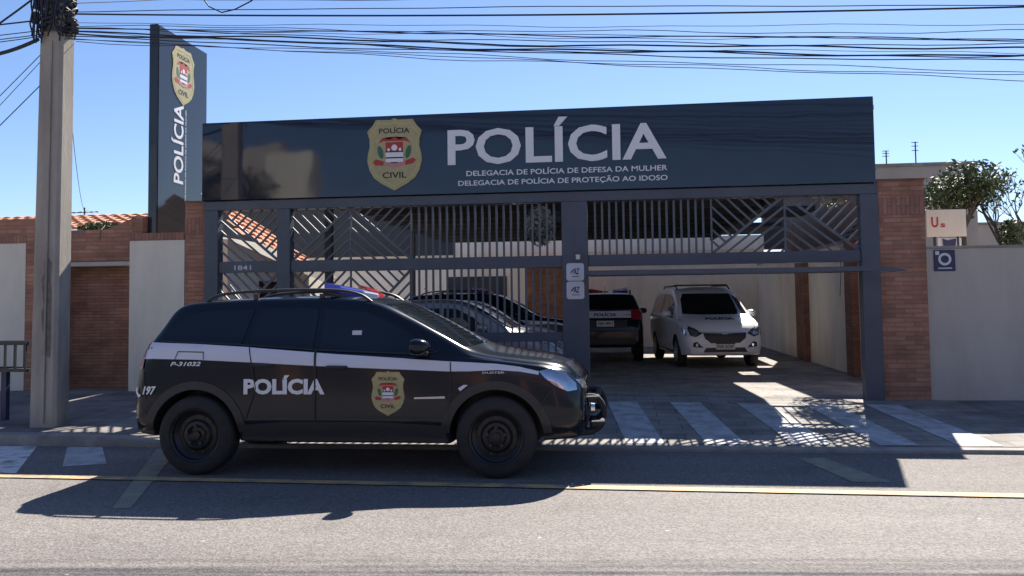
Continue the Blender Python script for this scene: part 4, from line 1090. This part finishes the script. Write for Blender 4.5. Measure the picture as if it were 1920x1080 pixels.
    for x, z in ((-.83, 1.01), (-.12, .99)):
        for sg in (-1, 1):
            m = MB(); m.tube([(x-.1, sg*.862, z), (x-.08, sg*.90, z+.003), (x+.08, sg*.90, z), (x+.1, sg*.862, z-.003)], .015, 8); m.build('door_handle', 'plastic', r, smooth=True)
    fl = arc_loop(-1.53, .125, .131, 10, 170, 12, 1.07)
    c.lay('fuel_flap', [poly2d([(-1.68, 1.07), (-1.672, 1.07), (-1.645, 1.135), (-1.40, 1.128), (-1.40, 1.065), (-1.393, 1.065), (-1.393, 1.137), (-1.65, 1.143)])], c.side(-1), .010, 'black', .03)
    c.mirror(.68, 1.175, .87, 'blacks')
    c.both('side_repeater', lambda: poly2d([(1.0, .80), (1.05, .83), (1.09, .83), (1.02, .775)]), .008, 'clear', .03)
    c.both('side_moulding', lambda: poly2d([(.60, .705), (.88, .71), (.88, .73), (.60, .72)]), .007, 'silverp', .04)
    # roof rails, light bar, aerial
    for sg in (-1, 1):
        m = MB(); pts = [(-1.52, sg*.60, 1.575), (-1.38, sg*.605, 1.66), (-1.0, sg*.60, 1.697), (-.3, sg*.605, 1.70), (.0, sg*.61, 1.66), (.14, sg*.62, 1.58)]
        m.tube([Vector(crs([list(p) for p in pts], t)) for t in frange(0, 5, 25)], .015, 8)
        for x in (-1.0, -.35): m.box(x-.022, x+.022, sg*.60-.012, sg*.60+.012, 1.58, 1.665)
        m.build('roof_rail', 'plastic', r, smooth=True)
    lb = MB(); lb.prism([(-.50, -.56), (-.20, -.56), (.22, -.12), (.22, .12), (-.20, .56), (-.50, .56), (-.02, .06), (-.02, -.06)], 1.655, 1.695, 'Z'); bar = lb.build('light_bar', 'plastic', r, bevel=.008)
    for sg, mt in ((-1, 'blue'), (1, 'redl')):
        m = MB(); m.prism([(-.49, sg*.55), (-.21, sg*.55), (.05, sg*.285), (-.15, sg*.19)], 1.696, 1.765, 'Z'); m.build('lens', mt, bar, bevel=.012)
        m = MB(); m.prism([(-.14, sg*.18), (.055, sg*.28), (.21, sg*.12), (.21, sg*.065), (-.02, sg*.065)], 1.696, 1.76, 'Z'); m.build('lens', 'clear' if sg < 0 else 'redl', bar, bevel=.012)
    m = MB(); m.box(-.02, .215, -.06, .06, 1.696, 1.75); m.build('lens', 'redl', bar, bevel=.01)
    for ob in [bar]+list(bar.children):
        for v in ob.data.vertices: v.co.x = -.36+(v.co.x+.5)*.58; v.co.z -= (v.co.x+.36)*.26-.012
    for x, y in ((-.27, .4), (-.27, -.4), (-.02, 0)): MB().box(x-.03, x+.03, y-.03, y+.03, 1.55, 1.66-(x+.36)*.26).build('bracket', 'plastic', bar)
    MB().tube([(-1.4, 0, 1.60), (-1.55, 0, 1.78)], .006, 5).build('aerial', 'plastic', r)
    if detail:
        mp = c.side(-1)
        c.lay('lettering', text2d('POLÍCIA', (-1.0, -.23, .745, .92), .045), mp, .009, 'white')
        c.lay('lettering', text2d('P-31032', (-1.72, -1.42, 1.005, 1.045), .03, .3), mp, .009, 'white')
        c.lay('lettering', text2d('197', (-1.99, -1.85, .74, .82), .04, .3), mp, .014, 'white')
        c.lay('handset_symbol', poly2d([(-2.07, .80), (-2.055, .81), (-2.05, .79), (-2.055, .77), (-2.03, .74), (-2.01, .745), (-2.01, .725), (-2.04, .715), (-2.075, .76)]), mp, .014, 'white')
        c.lay('lettering', text2d('DUSTER', (1.22, 1.42, .928, .946), .02), mp, .009, 'whitep', .03)
        emblem(lambda a, b, o: mp(.36+a, .755+b, o), .305, r, .05, .003, .003)
        c.lay('sticker', rect2(.0, .09, 1.275, 1.315), mp, .014, 'whitep')
        # bull bar
        m = MB()
        for sg in (-1, 1):
            pts = [(2.02, sg*.42, .40), (2.16, sg*.40, .36), (2.26, sg*.38, .42), (2.28, sg*.36, .56), (2.22, sg*.35, .66), (2.12, sg*.35, .67)]
            m.tube([Vector(crs([list(p) for p in pts], t)) for t in frange(0, 5, 20)], .030, 10)
        for z, xx, hw in ((.655, 2.225, .36), (.46, 2.27, .60), (.36, 2.17, .45)): m.tube([(xx-.10, -hw-.06, z), (xx, -hw, z), (xx, hw, z), (xx-.10, hw+.06, z)], .03, 10)
        m.build('bull_bar', 'rubber', r, smooth=True, angle=60)
        m = MB(); m.lathe([(0, .0), (.045, .005), (.05, -.03), (0, -.05)], 16, 'X', (2.2, -.52, .585)); m.build('fog_light', 'chrome', r, smooth=True)
    return c

def paint_like(p): return p
c1 = make_suv('black police SUV with white band and badge parked in front of the gate', (-2.40, 8.43, 0), 0)
c2 = make_suv('black police SUV seen from behind beside the white minivan', (-.22, 22.2, .13), R(90), False)
c3 = make_suv('black police SUV side on behind the silver cars and upright bars', (-2.75, 19.1, .13), 0, False)

VAN = [(-2.17,.42,.62,.66,.6,.64,.85,.58,.95,.97), (-2.13,.34,.75,.79,.6,.78,1.0,.70,1.15,1.18), (-2.06,.29,.80,.85,.6,.83,1.06,.70,1.38,1.41), (-1.9,.26,.82,.87,.6,.85,1.07,.66,1.56,1.60), (-1.6,.25,.82,.87,.6,.855,1.06,.64,1.60,1.65),
 (-.8,.24,.82,.87,.58,.86,1.04,.64,1.61,1.665), (0,.24,.82,.87,.58,.86,1.02,.65,1.59,1.655), (.4,.24,.82,.87,.58,.86,1.0,.67,1.50,1.585), (.8,.24,.82,.87,.56,.86,.985,.70,1.33,1.41), (1.15,.24,.82,.87,.55,.855,.97,.75,1.13,1.19), (1.35,.24,.82,.87,.54,.85,.955,.77,1.03,1.08),
 (1.65,.24,.81,.86,.53,.83,.91,.75,.95,1.0), (1.9,.25,.78,.83,.52,.79,.84,.70,.87,.91), (2.05,.26,.73,.78,.50,.73,.75,.65,.78,.81), (2.13,.28,.66,.71,.48,.66,.66,.58,.70,.72), (2.17,.32,.56,.60,.46,.56,.60,.5,.63,.64)]
def make_van(label, loc, rz):
    global s_hub
    s_hub = .31
    c = Car('minivan', VAN, 'whites', label, 'car', loc, rz, (-1.33, 1.30), .36, None)
    for x in (-1.33, 1.30):
        for sg in (-1, 1): c.wheel(x, sg, sg*.765, .31, .2, 'silverp')
    c.both('window', lambda: poly2d([(-.62, 1.10), (.10, 1.08), (.10, 1.48), (-.58, 1.51)]), .007, 'glass')
    c.both('window', lambda: poly2d([(.16, 1.075), (.85, 1.05), (.62, 1.28), (.16, 1.47)]), .007, 'glass')
    c.both('window', lambda: poly2d([(-1.8, 1.18), (-.68, 1.10), (-.64, 1.51), (-1.5, 1.50), (-1.75, 1.44)]), .007, 'glass')
    c.lay('windscreen', poly2d([(-.70, 1.08), (-.4, 1.06), (.4, 1.06), (.70, 1.08), (.63, 1.38), (.54, 1.50), (-.54, 1.50), (-.63, 1.38)]), c.end(1), .005, 'glass2')
    e = c.end(1)
    c.lay('radiator_grille', poly2d([(-.45, .71), (-.42, .60), (-.30, .51), (.30, .51), (.42, .60), (.45, .71), (.2, .705), (.0, .69), (-.2, .705)]), e, .008, 'plastic', .03)
    c.lay('grille_surround', poly2d([(-.62, .735), (-.43, .705), (-.2, .70), (-.07, .705), (0, .685), (.07, .705), (.2, .70), (.43, .705), (.62, .735), (.4, .725), (-.4, .725)]), e, .012, 'silverp', .03)
    c.lay('maker_emblem', poly2d([(-.07, .70), (-.03, .70), (-.03, .715), (.03, .715), (.03, .70), (.07, .70), (.06, .675), (-.06, .675)]), e, .018, 'silverp', .03)
    for sg in (-1, 1):
        c.lay('headlight', poly2d([(sg*.46, .70), (sg*.60, .63), (sg*.71, .66), (sg*.745, .80), (sg*.71, .84), (sg*.60, .79)][::sg]), e, .010, 'plastic', .03)
        c.lay('headlight_lens', poly2d([(sg*.54, .695), (sg*.62, .65), (sg*.695, .68), (sg*.71, .79), (sg*.62, .765)][::sg]), e, .014, 'lamp', .03)
        c.lay('fog_light_surround', poly2d([(sg*.46, .42), (sg*.66, .44), (sg*.655, .52), (sg*.58, .54)][::sg]), e, .010, 'plastic', .03)
        c.lay('fog_light', ell2(sg*.585, .475, .035, .03, 12), e, .014, 'lamp')
    c.both('headlight', lambda: poly2d([(1.78, .79), (1.95, .80), (2.0, .72), (2.04, .66), (1.95, .67)]), .008, 'lamp', .03)
    c.lay('air_intake', poly2d([(-.46, .33), (.46, .33), (.40, .42), (-.40, .42)]), e, .010, 'plastic', .03)
    c.lay('number_plate', rect2(-.2, .2, .385, .51), e, .02, 'whitep')
    c.lay('plate_band', rect2(-.2, .2, .49, .51), e, .022, 'navytxt')
    c.lay('plate_lettering', text2d('FVR 2C47', (-.17, .17, .41, .47), .02), lambda u, v, o: e(-u, v, o) if False else e(u, v, o), .024, 'black', .05)
    c.lay('lettering', text2d('POLÍCIA', (-.30, .30, -.16, .02), .05), lambda u, v, o: c.top()(1.72-v*1.0-.1, u, o), .006, 'black', .05)
    c.mirror(.80, 1.08, .86, 'whites')
    for sg in (-1, 1):
        m = MB(); m.tube([(-1.5, sg*.58, 1.63), (-1.4, sg*.585, 1.68), (.1, sg*.59, 1.68), (.25, sg*.60, 1.60)], .017, 8); m.build('roof_rail', 'plastic', c.root, smooth=True)
    m = MB(); m.box(-.05, .05, -.6, .6, 1.675, 1.71); m.build('roof_bar', 'plastic', c.root, bevel=.01)
    for x in (.13, -.65): 
        c.both('door_seam', lambda: poly2d([(x-.004, .32), (x+.004, .32), (x+.004, 1.06), (x-.004, 1.06)]), .004, 'black')
    c.both('sill_trim', lambda: poly2d([(-.9, .26), (.88, .26), (.88, .33), (-.9, .33)]), .006, 'plastic')
    return c
make_van('white police minivan with black grille facing out of the open driveway', (2.0, 20.3, .13), R(-90+7)).root.scale = (1, 1, 1.05)

HAT = [(-1.97,.42,.58,.62,.55,.60,.72,.54,.80,.82), (-1.92,.34,.72,.77,.55,.74,.86,.66,.94,.97), (-1.75,.27,.77,.83,.52,.80,.92,.66,1.10,1.14), (-1.45,.24,.79,.85,.5,.82,.94,.60,1.32,1.36), (-1.1,.23,.79,.85,.5,.83,.94,.58,1.42,1.46),
 (-.4,.23,.79,.85,.5,.835,.92,.58,1.44,1.49), (.1,.23,.79,.85,.5,.835,.90,.60,1.40,1.46), (.45,.23,.79,.85,.5,.83,.89,.63,1.25,1.31), (.8,.23,.79,.85,.5,.83,.88,.69,1.06,1.10), (1.02,.23,.79,.85,.5,.83,.87,.72,.94,.98),
 (1.4,.24,.78,.84,.5,.81,.82,.70,.86,.90), (1.7,.25,.74,.80,.48,.75,.74,.65,.77,.80), (1.87,.28,.66,.72,.47,.66,.64,.57,.68,.70), (1.95,.33,.52,.58,.45,.52,.57,.45,.60,.61)]
def make_hatch(label, loc, rz, paint):
    global s_hub
    s_hub = .30
    c = Car('hatchback_car', HAT, paint, label, 'car', loc, rz, (-1.22, 1.22), .345, 'silver cars behind the bars')
    for x in (-1.22, 1.22):
        for sg in (-1, 1): c.wheel(x, sg, sg*.745, .30, .19, 'silverp')
    c.both('window', lambda: poly2d([(-1.0, .975), (-.22, .955), (-.22, 1.33), (-.9, 1.32)]), .007, 'glass')
    c.both('window', lambda: poly2d([(-.16, .95), (.62, .93), (.35, 1.17), (.05, 1.32), (-.16, 1.33)]), .007, 'glass')
    c.both('window', lambda: poly2d([(-1.5, 1.02), (-1.06, .985), (-.98, 1.32), (-1.2, 1.28)]), .007, 'glass')
    c.lay('windscreen', poly2d([(-.66, .98), (.66, .98), (.5, 1.36), (-.5, 1.36)]), c.end(1), .005, 'glass2')
    c.lay('rear_window', poly2d([(-.6, 1.0), (.6, 1.0), (.48, 1.33), (-.48, 1.33)]), c.end(-1), .005, 'glass')
    c.both('headlight', lambda: poly2d([(1.55, .74), (1.75, .73), (1.86, .64), (1.76, .60)]), .006, 'lamp', .03)
    c.both('tail_light', lambda: poly2d([(-1.94, .72), (-1.78, .75), (-1.76, .9), (-1.88, .9)]), .006, 'tail', .03)
    c.mirror(.55, 1.0, .83, paint)
    for x in (-.19, .72): c.both('door_seam', lambda: poly2d([(x-.004, .3), (x+.004, .3), (x+.004, .93), (x-.004, .93)]), .004, 'black')
    for x in (-.75, -.05):
        for sg in (-1, 1): MB().tube([(x-.08, sg*.835, .80), (x-.06, sg*.86, .80), (x+.06, sg*.86, .80), (x+.08, sg*.835, .80)], .012, 6).build('door_handle', paint, c.root, smooth=True)
    return c
make_hatch('silver hatchback nearest the gate bars beyond the SUV bonnet', (-2.75, 15.1, .14), 0, 'silvers')
make_hatch('pale hatchback parked between silver hatchback and far black SUV', (-2.80, 17.05, .13), 0, 'pearls')
s_hub = .365

for o in bpy.data.objects:
    for k_ in ('_o', '_local'):
        if k_ in o: del o[k_]
